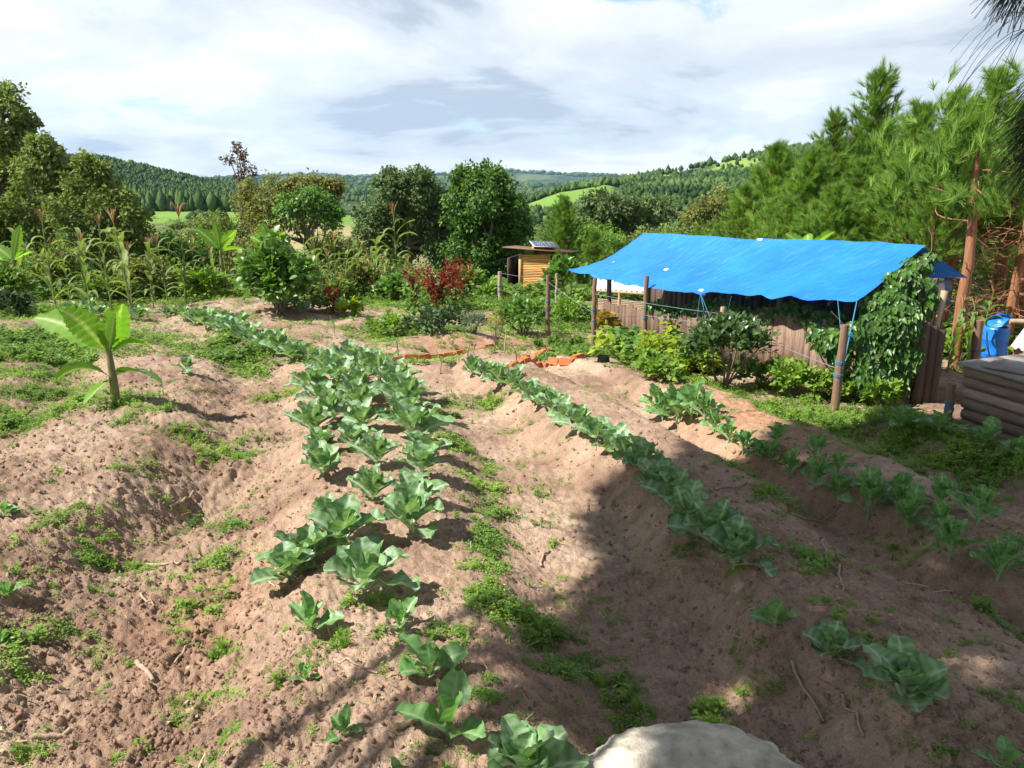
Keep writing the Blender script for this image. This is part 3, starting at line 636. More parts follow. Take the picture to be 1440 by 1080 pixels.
# ------------------------------------------------------------------ near structures
def strip_planks(mb, a, b, z0f, hf, w=.13, th=.025, gap=.006, lean=.02, jit=.06):
    """vertical planks side by side from a to b; hf(t) height"""
    a = np.array(a); b = np.array(b); L_ = np.linalg.norm(b-a); dr = (b-a)/L_; ang = math.atan2(dr[1], dr[0]); s = 0
    while s < L_:
        ww = w*random.uniform(.65, 1.25); ww = min(ww, L_-s+.02); t = (s+ww/2)/L_; c = a+dr*(s+ww/2)
        z0 = z0f(c[0], c[1])-.08; h = hf(t)*random.uniform(1-jit, 1+jit)+.08
        R = Rz(ang)@Ry(random.uniform(-lean, lean)); off = np.array([-dr[1], dr[0]])*random.uniform(-.008, .008)
        mb.box((c[0]+off[0], c[1]+off[1], z0+h/2), (ww-gap, th*random.uniform(.8, 1.2), h), R, random.random()); s += ww
def hz(x, y): return Hs(x, y)
# --- shed frame and walls
EV = [(798, 379), (850, 392), (905, 403), (950, 408), (985, 412), (1010, 411), (1060, 417), (1130, 420), (1165, 424), (1205, 424)]
def ev_pt(px, py):
    r = PD(px, py, 1.0)[0]; d = (3.88+4.07)/(r+.444); return PD(px, py, d)
RG = [(905, 328), (945, 329), (985, 331), (1065, 337), (1120, 339), (1180, 341), (1240, 343), (1300, 348)]
def rg_pt(px, py):
    r = PD(px, py, 1.0)[0]; d = 9.157/(r+.449); return PD(px, py, d)
EVP = np.array([ev_pt(*p) for p in EV]); RGP = np.array([rg_pt(*p) for p in RG])
G1 = np.array([4.22, 9.32]); G2 = np.array([1.70, 15.0]); GD = nrm(G2-G1); GP = np.array([.914, .41])
shed = empty('shed', (3.6, 12.0, hz(3.6, 12)), 'low plank-walled shed standing under the blue tarpaulin', 'shed')
SB = np.array(shed.location)
def shedpart(mb, name, mat, sm_=False): return mb.build(name, MT[mat], shed, loc=None, smooth=sm_)
def off(mb):
    mb.v = [v-SB for v in mb.v]; return mb
mb = MB(); strip_planks(mb, G1, G1+GD*3.3, hz, lambda t: .86-.05*t, .15); shedpart(off(mb), 'front_wall', 'plank')
mb = MB(); strip_planks(mb, G1+GD*3.32, G2, hz, lambda t: .62, .13); shedpart(off(mb), 'low_front_wall', 'oldplank')
mb = MB(); strip_planks(mb, G1+GP*.02, G1+GP*1.15, hz, lambda t: .95+.3*math.sin(min(t*2, 1)*PI/2), .15); shedpart(off(mb), 'gable_wall', 'plank')
mb = MB(); strip_planks(mb, G1+GP*1.2, G2+GP*1.2+GD*.3, hz, lambda t: 1.2, .16, gap=.0); shedpart(off(mb), 'back_wall', 'plankdark')
for s_ in (0.05, 1.6, 3.25, 4.8, 6.1):
    g = G1+GD*s_+GP*.06
    mb = MB(); z = hz(*g); e = np.interp(g[1], EVP[::-1, 1], EVP[::-1, 2]); mb.tube([(g[0], g[1], z-.1), (g[0]+.01, g[1], z+.6), (g[0], g[1], e+.05)], .045, 7); shedpart(off(mb), 'wall_post', 'bark', True)
mb = MB(); mb.tube(RGP+np.array([0, 0, -.09]), .03, 7); shedpart(off(mb), 'ridge_pole', 'bark', True)
for k, t in enumerate((.12, .38, .62, .86)):
    a = EVP[0]+(EVP[-1]-EVP[0])*t; i = t*(len(RGP)-1); j = int(i); b = RGP[j]*(1-(i-j))+RGP[j+1]*(i-j)
    e2 = np.array([np.interp(t*9, range(10), EVP[:, q]) for q in range(3)])
    mb = MB(); mb.tube([e2+(b-e2)*.12+(0, 0, -.13), b+(0, 0, -.13)], .02, 6); shedpart(off(mb), 'rafter', 'bark', True)
mb = MB(); mb.box((5.0, 9.55, .62), (.42, .04, .22), Rz(.4)@Ry(-.3), .9); shedpart(off(mb), 'gable_board', 'postpale')
# --- tarpaulins
def polyint(P_, t):
    s = np.concatenate([[0], np.cumsum(np.linalg.norm(np.diff(P_, axis=0), axis=1))]); s /= s[-1]
    return np.stack([np.interp(t, s, P_[:, k]) for k in range(3)], -1)
def tarp(name, label, u0, u1, v0, v1, lift, sagL, seed):
    nu, nv = 150, 70; tu = np.linspace(0, 1, nu)
    R_ = polyint(RGP, u0[0]+(u0[1]-u0[0])*tu); E_ = polyint(EVP, v0+(v1-v0)*tu)
    w = np.linspace(0, 1, nv)[:, None, None]; G = R_[None]*(1-w)+E_[None]*w; W_ = w[..., 0]
    U = np.broadcast_to(tu[None], W_.shape[:1]+(nu,)) if False else np.tile(tu, (nv, 1)); Wv = np.tile(w[:, 0, 0][:, None], (1, nu))
    sag = np.sin(PI*Wv)*(.035+sagL*np.exp(-U*6))
    raf = .018*np.abs(np.sin(U*PI*(2.0)))*np.sin(PI*Wv)
    n = .016*fbm(U*5+seed, Wv*3+U*3, 4, seed)+.010*np.sin((U*26+Wv*4+pn(U*4, Wv*3, seed)*2.5))*(.25+.75*Wv**2)
    G[..., 2] += lift-sag-raf+n*(1-.6*(Wv < .02)); G[..., 1] += -.01*np.sin(U*40)*Wv**4; G[..., 2] -= .025*np.abs(np.sin(U*17+seed))*Wv**8
    V = G.reshape(-1, 3); i = np.arange(nv-1)[:, None]*nu+np.arange(nu-1)[None]
    Fq = np.stack([i, i+nu, i+nu+1, i+1], -1).reshape(-1, 4)
    mb = MB(); mb.add(V, Fq); o = mb.build(name, MT['tarp']); tag(o, label, 'tarpaulin', 'blue tarpaulins over the shed'); return G
us = 0.345; 
_s = np.concatenate([[0], np.cumsum(np.linalg.norm(np.diff(EVP, axis=0), axis=1))]); vs = _s[4]/_s[-1]
_s = np.concatenate([[0], np.cumsum(np.linalg.norm(np.diff(RGP, axis=0), axis=1))]); us = _s[3]/_s[-1]
GL = tarp('blue_tarpaulin', 'blue tarpaulin covering the left part of the shed, sagging to its far corner', (0, us+.02), 0, 0, vs+.015, .0, .10, 3)
GR = tarp('blue_tarpaulin', 'blue tarpaulin covering the right part of the shed, lapped over the other', (us, 1), 0, vs-.004, 1, .022, .01, 8)
# back slope sheet
mb = MB(); n = 60; tu = np.linspace(0, 1, n); R_ = polyint(RGP, tu)+np.array([0, 0, .005]); offv = np.array([.62, .30, -.42])
rows = [R_+offv*w+np.array([0, 0, 1])*(.03*np.sin(tu*30+w*3)[:, None]*w)*np.array([0, 0, 1.])+(np.array([.06, -.1, 0])*w) for w in np.linspace(0.03, 1, 12)]
i = np.arange(11)[:, None]*n+np.arange(n-1)[None]; mb.add(np.concatenate(rows), np.stack([i, i+1, i+n+1, i+n], -1).reshape(-1, 4))
tag(mb.build('blue_tarpaulin', MT['tarp']), 'narrow blue tarpaulin flap hanging down behind the right end of the ridge', 'tarpaulin', 'blue tarpaulins over the shed')
# hanging blue flap at the gable end
a = PD(1338, 395, 9.8); b = PD(1345, 420, 9.8)
mb = MB(); t = np.linspace(0, 1, 10); rows = [np.stack([a[0]-.22*w+.02*np.sin(t*9), a[1]-.0*w+.03*np.sin(t*14+w*3), a[2]-t*.30*(1-.1*w)], -1) for w in np.linspace(0, 1, 8)]
i = np.arange(7)[:, None]*10+np.arange(9)[None]; mb.add(np.concatenate(rows), np.stack([i, i+1, i+11, i+10], -1).reshape(-1, 4))
m_, N_, L_, p_ = M('grey_blue_cloth', .7); p_.inputs['Base Color'].default_value = (.10, .17, .22, 1)
tag(mb.build('hanging_cloth', m_), 'small grey-blue cloth hanging below the right gable of the tarpaulin', 'cloth')
# torn white patches
def patch(G, u, w, su, sw, label):
    nv, nu, _ = G.shape; i = int(w*(nv-1)); j = int(u*(nu-1)); c = G[i, j]
    du = nrm(G[i, min(j+2, nu-1)]-G[i, max(j-2, 0)]); dw = nrm(G[min(i+2, nv-1), j]-G[max(i-2, 0), j]); nn = np.cross(dw, du); nn = nn*np.sign(nn[2])
    m = MB(); k = 12; a = np.arange(k)/k*2*PI; rr = rng.uniform(.6, 1.2, k)
    V = [c+nn*.012]+[c+du*math.cos(q)*r_*su+dw*math.sin(q)*r_*sw+nn*.008 for q, r_ in zip(a, rr)]
    m.add(V, [(0, q+1, (q+1) % k+1) for q in range(k)]); tag(m.build('cloth_patch', MT['white'], smooth=False), label, 'patch', 'white patches on the tarpaulin')
patch(GR, .035, .04, .06, .025, 'white torn patch at the top of the seam between the two tarpaulins')
patch(GL, .965, .94, .08, .035, 'white torn patch at the bottom of the seam, by the ropes')
patch(GL, .60, .62, .055, .04, 'small white patch in the middle of the left tarpaulin')
patch(GL, .16, .60, .03, .03, 'tiny pale patch near the left edge of the left tarpaulin')
# --- pale sheet shelter behind the posts
sh = empty('low_shelter', PD(890, 440, 17.5), 'low shelter with a pale scalloped sheet roof, seen below the left tarpaulin', 'shelter')
sb = np.array(sh.location)
a = PD(836, 402, 17.0)-sb; b = PD(950, 409, 15.6)-sb; a2 = PD(840, 392, 18.2)-sb; b2 = PD(960, 398, 17.0)-sb
mb = MB(); n = 90; t = np.linspace(0, 1, n)[:, None]; f_ = a+(b-a)*t; g_ = a2+(b2-a2)*t; wv = .02*np.sin(t*n*1.05)*np.array([0, 0, 1.])
mb.add(np.concatenate([f_+wv+(0, 0, -.07), f_+wv, g_+wv]), np.concatenate([np.stack([np.arange(n-1), np.arange(1, n), np.arange(1, n)+n, np.arange(n-1)+n], -1), np.stack([np.arange(n-1)+n, np.arange(1, n)+n, np.arange(1, n)+2*n, np.arange(n-1)+2*n], -1)]))
mb.build('roof_sheet', MT['sheet'], sh)
mb = MB(); mb.tube([a+(0, 0, -.1), b+(0, 0, -.1)], .03, 6); mb.build('eave_pole', MT['twig'], sh)
for q in (0.03, .33, .66, .97):
    c = a+(b-a)*q; mb = MB(); mb.tube([(c[0], c[1], c[2]-.1), (c[0], c[1], hz(c[0]+sb[0], c[1]+sb[1])-sb[2]-.1)], .03, 6); mb.build('pole', MT['bamboo'], sh)
mb = MB()
for q in range(7):
    c = a+(0, 0.02, -.28-.035*q); d_ = b+(0, .02, -.28-.035*q); mb.tube([c, d_], .016, 5, rnd=random.random())
mb.build('side_wall', MT['twig'], sh)

# --- hut with bamboo slats, solar panel on top
hd = 27.0
A = PD(733, 418, hd); Bq = PD(771, 418, hd); hw = Bq[0]-A[0]; zt = PD(750, 357, hd)[2]; z0 = hz(A[0]+.3, hd)-.05; hh = zt-z0
hut = empty('bamboo_hut', (A[0]+hw/2, hd, z0), 'small hut of horizontal bamboo slats with a thin brown lean-to roof', 'hut', rz=-.28)
mb = MB(); k = int(hh/.055)
for q in range(k): mb.tube([(-hw/2, 0, .03+q*.055), (hw/2, 0, .03+q*.055)], .026, 6, rnd=random.random())
mb.build('slatted_wall', MT['bamboo'], hut)
mb = MB(); mb.box((-hw/2-.05, 0, hh/2), (.10, .10, hh)); mb.build('corner_post', MT['hutpost'], hut, smooth=False)
mb = MB(); mb.box((hw/2+.04, 0, hh/2), (.07, .07, hh)); mb.build('corner_post', MT['hutpost'], hut, smooth=False)
mb = MB(); mb.box((-.1, 1.5, hh/2-.1), (hw+.9, .05, hh-.15), rnd=.2); mb.box((-hw/2-.5, .75, hh/2-.1), (.05, 1.4, hh-.15), rnd=.2); mb.box((hw/2+.3, .8, hh/2-.1), (.05, 1.3, hh-.2), rnd=.2); mb.build('side_walls', MT['plankdark'], hut, smooth=False)
rl = PD(703, 354, hd-.3); rr_ = PD(810, 360, hd-.3); cx = (rl[0]+rr_[0])/2-A[0]-hw/2
mb = MB(); mb.box((cx, .65, hh+.10), ((rr_[0]-rl[0])*.94, 1.7, .035), Ry(.055)@Rx(-.05)); mb.build('roof', MT['hutroof'], hut, smooth=False)
sp = empty('solar_panel', PD(765, 355, hd+.3), 'tilted solar panel mounted on the roof of the bamboo hut', 'solar panel')
mb = MB(); R = Rz(.25)@Rx(.22)@Ry(.06); mb.box((0, 0, .27), (.88, .60, .03), R); mb.build('panel_frame', MT['alu'], sp, smooth=False)
mb = MB()
for i in range(6):
    for j in range(4): c = R@np.array([-.35+i*.14, -.21+j*.14, .02])+(0, 0, .27); mb.box(c, (.137, .137, .008), R)
mb.build('cells', MT['solar'], sp, smooth=False)
mb = MB(); mb.box((-.36, .05, .07), (.05, .4, .28)); mb.box((.34, .05, .07), (.05, .4, .28)); mb.box((0, .2, .12), (.8, .04, .4)); mb.build('mount', MT['hutpost'], sp, smooth=False)

# --- fence posts and strings
PT = {}
def post(px, by, ty, w, label, mat='post', lean=0, d=None):
    b = P(px, by) if d is None else np.array([PD(px, by, d)[0], d, hz(PD(px, by, d)[0], d)])
    top = PD(px, ty, b[1])[2]; h = top-b[2]; r = w/2/F*b[1]
    root = empty('fence_post', b, label, 'post', 'round wooden posts in front of the shed')
    mb = MB(); n = 9; z = np.linspace(-.12, h, n); pts = np.stack([lean*z+rng.normal(size=n)*.004, rng.normal(size=n)*.004, z], 1)
    mb.tube(pts, r*np.linspace(1.05, .92, n), 12, jit=.05); mb.build('pole', MT[mat], root)
    for q in (.52, .66):
        mb = MB(); c = pts[int(q*(n-1))]; m_ = 12
        for s_ in range(3): mb.tube([c+np.array([math.cos(t_)*(r*1.08), math.sin(t_)*(r*1.08), .012*s_+.006*math.sin(t_)]) for t_ in np.linspace(0, 2*PI, m_)], .004, 4, cap=False)
        mb.build('string_wrap', MT['rope'], root)
    PT[px] = (b, h, r); return root
post(1172, 583, 457, 12.5, 'thick wooden post in the grass with blue string wraps, nearest to the camera', lean=.03)
post(834, 499, 391, 6.5, 'thin dark post in front of the left part of the tarpaulin', lean=.0)
post(905, 497, 388, 7, 'dark post standing up in front of the tarpaulin, in the yellow seedlings')
post(770, 476, 387, 6.5, 'dark post right of the bamboo hut, left of the tarpaulin')
post(703, 430, 382, 6, 'pale thin post left of the bamboo hut', 'postpale')
post(782, 452, 385, 4, 'thinnest pale post, just right of the bamboo hut', 'postpale')
post(1012, 520, 432, 9, 'short pale-topped post behind the citrus bush', 'postpale')
post(1370, 520, 450, 13, 'grey post between the leaning slab and the blue barrel', lean=-.03, d=9.6)
post(1333, 583, 540, 12, 'short stump post beside the log box', 'post', d=7.9)
def wire(a, b, sag, label, r=.0035, name='fence_string', mat='wire', cat='string'):
    t = np.linspace(0, 1, 16)[:, None]; pts = np.array(a)+(np.array(b)-np.array(a))*t; pts[:, 2] -= (sag*4*t*(1-t))[:, 0]
    mb = MB(); mb.tube(pts, r, 4); o = mb.build(name, MT[mat]); tag(o, label, cat, 'strings along the fence' if name == 'fence_string' else 'guy ropes of the tarpaulin')
def at_post(k, f): b, h, r = PT[k]; return b+np.array([0, -r, h*f])
for (k1, k2, f1, f2, lab) in [(703, 770, .97, .95, 'upper grey string between the pale post and the dark post by the hut'), (703, 770, .5, .55, 'lower grey string between the pale post and the dark post by the hut'),
        (770, 834, .9, .55, 'string between the dark post by the hut and the thin dark post'), (834, 905, .52, .5, 'lower string between the two dark posts before the tarpaulin'),
        (905, 1012, .5, .75, 'string from the post in the yellow seedlings to the pale-topped post'), (1012, 1172, .8, .52, 'string from the pale-topped post to the thick post in the grass'), (834, 1012, .8, .9, 'upper string running behind the yellow seedlings')]:
    wire(at_post(k1, f1), at_post(k2, f2), .02, lab)
e4 = EVP[4]; eR = EVP[-1]; gr = P(1022, 520)
wire(e4, at_post(1012, .35), 0, 'left guy rope from the tarpaulin seam down to the pale-topped post', .006, 'guy_rope', 'rope', 'rope')
wire(e4, at_post(1012, .15)+(-.1, 0, 0), 0, 'second guy rope from the tarpaulin seam to the ground', .006, 'guy_rope', 'rope', 'rope')
wire(e4, e4+(-.02, .03, -.42), 0, 'short loose rope end hanging at the tarpaulin seam', .005, 'guy_rope', 'rope', 'rope')
wire(EVP[6]+(-.3, 0, 0), at_post(1012, .62), 0, 'rope from the front eave slanting down left to the pale-topped post', .004, 'guy_rope', 'rope', 'rope')
wire(eR, at_post(1172, .53)+(.03, 0, 0), .0, 'guy rope from the right corner of the tarpaulin to the thick post', .007, 'guy_rope', 'rope', 'rope')
wire(eR+(-.14, .2, 0), at_post(1172, .62)+(.03, 0, 0), .0, 'thinner guy rope left of the corner rope at the thick post', .004, 'guy_rope', 'rope', 'rope')
kn = eR*.5+at_post(1172, .53)*.5
mb = MB()
for q in range(9): 
    e = kn+np.array([random.uniform(-.05, .05), -.01, random.uniform(-.16, .02)]); mb.tube([kn, (kn+e)/2+rng.normal(size=3)*.02, e], .006, 4)
tag(mb.build('rope_knot', MT['rope']), 'frayed blue knot halfway up the corner guy rope', 'knot')

# --- leaning slab, log box, barrel, corrugated roof
c = PD(1302, 568, 8.9); z = hz(c[0], 8.9); mb = MB()
for k in range(3):
    h = PD(1300, 466+k*6, 8.9)[2]-z+.1; w = .10; x = c[0]-.11+k*.10
    n = 14; zz = np.linspace(-.1, h, n); wob = rng.normal(size=n)*.006
    for sgn in (0,):
        V = []; 
        for q in range(n):
            a_, b_ = x-w/2+wob[q]*(k == 0), x+w/2+wob[(q+3) % n]*(k == 2); V += [(a_, 8.9+k*.02, z+zz[q]), (b_, 8.9+k*.02, z+zz[q]), (b_, 8.95+k*.02, z+zz[q]), (a_, 8.95+k*.02, z+zz[q])]
        Fq = [(q*4+e_, q*4+(e_+1) % 4, (q+1)*4+(e_+1) % 4, (q+1)*4+e_) for q in range(n-1) for e_ in range(4)]+[(4*n-4, 4*n-3, 4*n-2, 4*n-1)]
        mb.add(np.array(V)-[c[0], 8.9, z], Fq, random.uniform(.1, .4))
tag(mb.build('wooden_slab', MT['plankdark'], None, (c[0], 8.9, z), smooth=False), 'rough upright wooden slab at the right corner of the shed, beside the vine', 'slab')
mb = MB(); c = PD(1318, 470, 9.25); mb.box((0, 0, -.05), (.07, .03, .62), Ry(.12)); tag(mb.build('wooden_stake', MT['postpale'], None, PD(1320, 440, 9.2), smooth=False), 'pale upright board with a broken top beside the gable of the shed', 'board')
C0 = np.array([4.60, 7.85]); ang = -1.32; dv = np.array([math.cos(ang), math.sin(ang)]); bx = C0+dv*.75; bz = hz(*C0)-.03
box = empty('log_box', (bx[0], bx[1], bz), 'low box of stacked half logs with a grey board lid, shaded at the right edge', 'box', rz=ang)
topz = PD(1352, 518, 7.75)[2]-bz; nl = 6; lh = topz/nl
for k in range(nl):
    zc = lh*(k+.5); x0 = -.75+random.uniform(-.03, .03)
    for yy in (0., .78):
        mb = MB(); mb.tube([(x0, yy, zc), (0, yy+.01, zc+.008), (1.15, yy, zc)], lh*.56, 9, rnd=random.random(), jit=.04); mb.build('log', MT['log'], box)
    for xx in (-.68, 1.1):
        mb = MB(); mb.tube([(xx, .06, zc+.02), (xx, .74, zc+.02)], lh*.5, 9, rnd=random.random(), jit=.04); mb.build('log', MT['log'], box)
mb = MB()
for k in range(4): mb.box((.2, .02+k*.235, topz+.03+k*.012), (2.05, .25, .022), Rx(.08), random.random())
mb.box((-.35, .15, topz+.07), (.5, .36, .018), Rz(.3)@Rx(.08), .8); mb.build('lid', MT['lid'], box, smooth=False)
bd = 11.6; bb = PD(1395, 506, bd); bz = hz(bb[0], bd); hb = PD(1398, 459, bd)[2]-bz; rb_ = 16.5/F*bd
br = empty('blue_barrel', (bb[0], bd, bz), 'blue plastic barrel with its lid tipped open, beside the log box', 'barrel')
prof = [(0, 0), (.9, 0), (1, .04), (1, .28), (1.03, .30), (1.03, .33), (1, .35), (1, .64), (1.03, .66), (1.03, .69), (1, .71), (1, .93), (.94, .99), (.86, 1), (.84, .97)]
def lathe(mb, prof, R0, H0, n=32, c=(0, 0, 0), R=None):
    V = []
    for r_, z_ in prof:
        for q in range(n): V.append((r_*R0*math.cos(q/n*2*PI), r_*R0*math.sin(q/n*2*PI), z_*H0))
    V = np.array(V); 
    if R is not None: V = V@np.asarray(R).T
    mb.add(V+np.array(c), [(i*n+j, i*n+(j+1) % n, (i+1)*n+(j+1) % n, (i+1)*n+j) for i in range(len(prof)-1) for j in range(n)])
mb = MB(); lathe(mb, prof, rb_, hb); mb.build('drum', MT['barrel'], br)
mb = MB(); lathe(mb, [(0, .0), (.95, 0), (1, .2), (1, .8), (.9, 1), (.3, .9), (.25, 1.2), (0, 1.2)], rb_*.95, .03, c=(.04, .02, hb+.07), R=Ry(-.62)@Rx(.25)); mb.build('lid', MT['barrel'], br)
mb = MB(); mb.tube([(-rb_, -.05, hb*.9), (-rb_*1.1, -.1, hb*.6), (-rb_*.8, -rb_*.8, hb*.3), (-rb_, -.1, .1)], .006, 5); mb.build('hose', MT['black'], br)
cs = empty('corrugated_roof', PD(1475, 480, 9.8), 'white corrugated roof sheet on poles, cut by the right edge of the photo', 'roof sheet')
csb = np.array(cs.location); P0 = PD(1420, 488, 9.6)-csb; P1 = PD(1440, 505, 9.0)-csb+(.7, 0, -.05); P2 = PD(1447, 452, 10.4)-csb; P3 = P2+(1.3, -.4, .05)
mb = MB(); n = 70; t = np.linspace(0, 1, n)[:, None]; wv = .016*np.sin(t*n*.9)*np.array([0, 0, 1.]); mb.add(np.concatenate([P0+(P1-P0)*t+wv, P2+(P3-P2)*t+wv]), np.stack([np.arange(n-1), np.arange(1, n), np.arange(1, n)+n, np.arange(n-1)+n], -1)); mb.build('sheet', MT['sheet'], cs)
for q in (P0*.8, P1*.8, P2*.9, P3*.9, P0*.5+P2*.5):
    mb = MB(); z_ = hz(q[0]+csb[0], q[1]+csb[1])-csb[2]; mb.tube([(q[0], q[1], z_-.05), (q[0], q[1], q[2]-.03)], .04, 7); mb.build('pole', MT['pinebark'], cs)
mb = MB(); mb.tube([P2+(-.25, 0, .0), P3+(0, 0, -.02)], .035, 7); mb.build('beam', MT['postpale'], cs)
# ladder-like sticks and orange pine trunk beside the shed
tk = empty('pine_tree', (PD(1352, 470, 11.2)[0], 11.2, hz(PD(1352, 470, 11.2)[0], 11.2)), 'pine with a bare orange-brown trunk standing right behind the shed gable', 'pine tree')
mb = MB(); tb0 = np.array(tk.location); pts = np.array([PD(1347, 480, 11.2), PD(1353, 420, 11.2), PD(1362, 370, 11.25), PD(1367, 320, 11.3), PD(1372, 240, 11.4), PD(1378, 160, 11.5)])-tb0; pts[0, 2] = -.1
mb.tube(pts, [.088, .075, .068, .06, .045, .02], 10, jit=.05)
for k in range(10):
    z_ = rng.uniform(.35, .9); c = pts[0]+(pts[-1]-pts[0])*z_; e = c+np.array([rng.uniform(-1, 1)*.45, rng.uniform(-.6, .6), rng.uniform(-.1, .3)]); limb(mb, c, e, .015, .004, .2)
mb.build('trunk', MT['pinebark'], tk)
mb = MB(); pos = []; 
for k in range(26):
    z_ = rng.uniform(.62, 1.0); c = pts[0]+(pts[-1]-pts[0])*z_; a_ = rng.uniform(0, 2*PI); L_ = rng.uniform(.3, 1.1)*(1.35-z_); 
    for q in np.linspace(.4, 1, 7): pos.append(c+np.array([math.cos(a_), math.sin(a_), .35])*L_*q+rng.normal(size=3)*.08)
pos = np.array(pos); mb.scatter(TUFT[0], pos, basis(nrm(rng.normal(size=pos.shape)*.4+(0, 0, .8)), rdir(len(pos))), .24, rng.uniform(0, 1, len(pos))); mb.build('crown', MT['needle'], tk, smooth=False)
for j, (px, d) in enumerate([(1425, 12.5), (1398, 14.5), (1440, 13.5), (1330, 13.2)]):
    x = PD(px, 400, d)[0]; z = hz(x, d); r0 = empty('pine_tree', (x, d, z), ['pine trunk right of the orange one, ringed with dead brown twigs', 'slim pine trunk deep in the shade behind the blue barrel', 'pine trunk at the right edge behind the corrugated roof', 'slim shaded pine trunk left of the orange trunk'][j], 'pine tree')
    mb = MB(); mb.tube([(0, 0, -.1), (.05, 0, 1.4), (.1, 0, 3.2)], [.09, .075, .05], 9); mb.build('trunk', MT['pinebark'], r0)
    mb = MB()
    for k in range(70):
        z_ = rng.uniform(.3, 2.3); a_ = rng.uniform(0, 2*PI); L_ = rng.uniform(.4, 1.1); c = np.array([.04, 0, z_]); e = c+np.array([math.cos(a_), math.sin(a_), rng.uniform(-.35, .25)])*L_
        limb(mb, c, e, .010, .003, .25, 4)
        for _ in range(3): q = c+(e-c)*rng.uniform(.4, .9); limb(mb, q, q+rdir(1)[0]*.3, .005, .002, .2, 3)
    mb.build('dead_branches', MT['twig'] if j % 2 else MT['pinebark'], r0)
    mb = MB(); pos = rng.normal(size=(150, 3))*[.7, .7, .55]+[.1, 0, 2.9]; mb.scatter(TUFT[1], pos, basis(nrm(rng.normal(size=pos.shape)*.5+(0, 0, .8)), rdir(150)), .26, rng.uniform(0, 1, 150)); mb.build('crown', MT['needle'], r0, smooth=False)
# --- boulder at the bottom
c = np.array([PD(965, 1060, 2.25)[0], 2.22]); z = hz(*c)
import bmesh
bm = bmesh.new(); bmesh.ops.create_icosphere(bm, subdivisions=6, radius=1)
for v in bm.verts:
    p = np.array(v.co); k = 1+.15*float(pn(p[0]*1.7+3, p[1]*1.7+p[2], 5))+.05*float(pn(p[0]*6, p[1]*6+p[2]*5, 9))+.018*float(pn(p[0]*22, p[1]*22+p[2]*19, 19))
    v.co = Vector((p[0]*.44*k, p[1]*.30*k, (p[2]*.17+.03*p[0]*(p[0] < 0)-.02*p[0]*(p[0] > 0))*k))
me = bpy.data.meshes.new('boulder'); bm.to_mesh(me); bm.free(); me.materials.append(MT['rock']); me.polygons.foreach_set('use_smooth', [True]*len(me.polygons))
ro = bpy.data.objects.new('boulder', me); sc.collection.objects.link(ro); tz = PD(950, 1037, 2.2)[2]; ro.location = (c[0], c[1], tz-.245); tag(ro, 'large pale grey rock at the bottom edge of the photo', 'rock')
# --- brick edging
def bricks(pts, grp, descr, s=.21):
    pts = np.array([P(*p) for p in pts]); L_ = np.concatenate([[0], np.cumsum(np.linalg.norm(np.diff(pts[:, :2], axis=0), axis=1))]); n = max(2, int(L_[-1]/s)); me = []
    for k in range(n):
        q = (k+.5)/n*L_[-1]; x = np.interp(q, L_, pts[:, 0]); y = np.interp(q, L_, pts[:, 1]); x2 = np.interp(q+.05, L_, pts[:, 0]); y2 = np.interp(q+.05, L_, pts[:, 1])
        mb = MB(); bm = bmesh.new(); bmesh.ops.create_cube(bm, size=1); bmesh.ops.scale(bm, vec=(s*.96, .10, .10), verts=bm.verts); bmesh.ops.bevel(bm, geom=bm.edges[:], offset=.008, segments=2, affect='EDGES')
        for v in bm.verts: v.co += Vector(rng.normal(size=3)*.003)
        m_ = bpy.data.meshes.new('brick'); bm.to_mesh(m_); bm.free(); m_.materials.append(MT['brick']); o = bpy.data.objects.new('brick', m_); sc.collection.objects.link(o)
        o.location = (x, y, Hs(x, y)-.004); o.rotation_euler = (random.uniform(-.10, .05)-.15, random.uniform(-.05, .05), math.atan2(y2-y, x2-x)+random.uniform(-.08, .08))
        tag(o, f'orange clay brick, {ORD[k]} from the left in {descr}', 'brick', grp)
bricks([(548, 508), (590, 504), (640, 499), (693, 489)], 'bricks edging the soil mounds', 'the row before the big soil mound')
bricks([(716, 517), (760, 514), (800, 510), (820, 504)], 'bricks edging the soil mounds', 'the lower right row')
bricks([(735, 504), (765, 496), (783, 492)], 'bricks edging the soil mounds', 'the short upper right row')

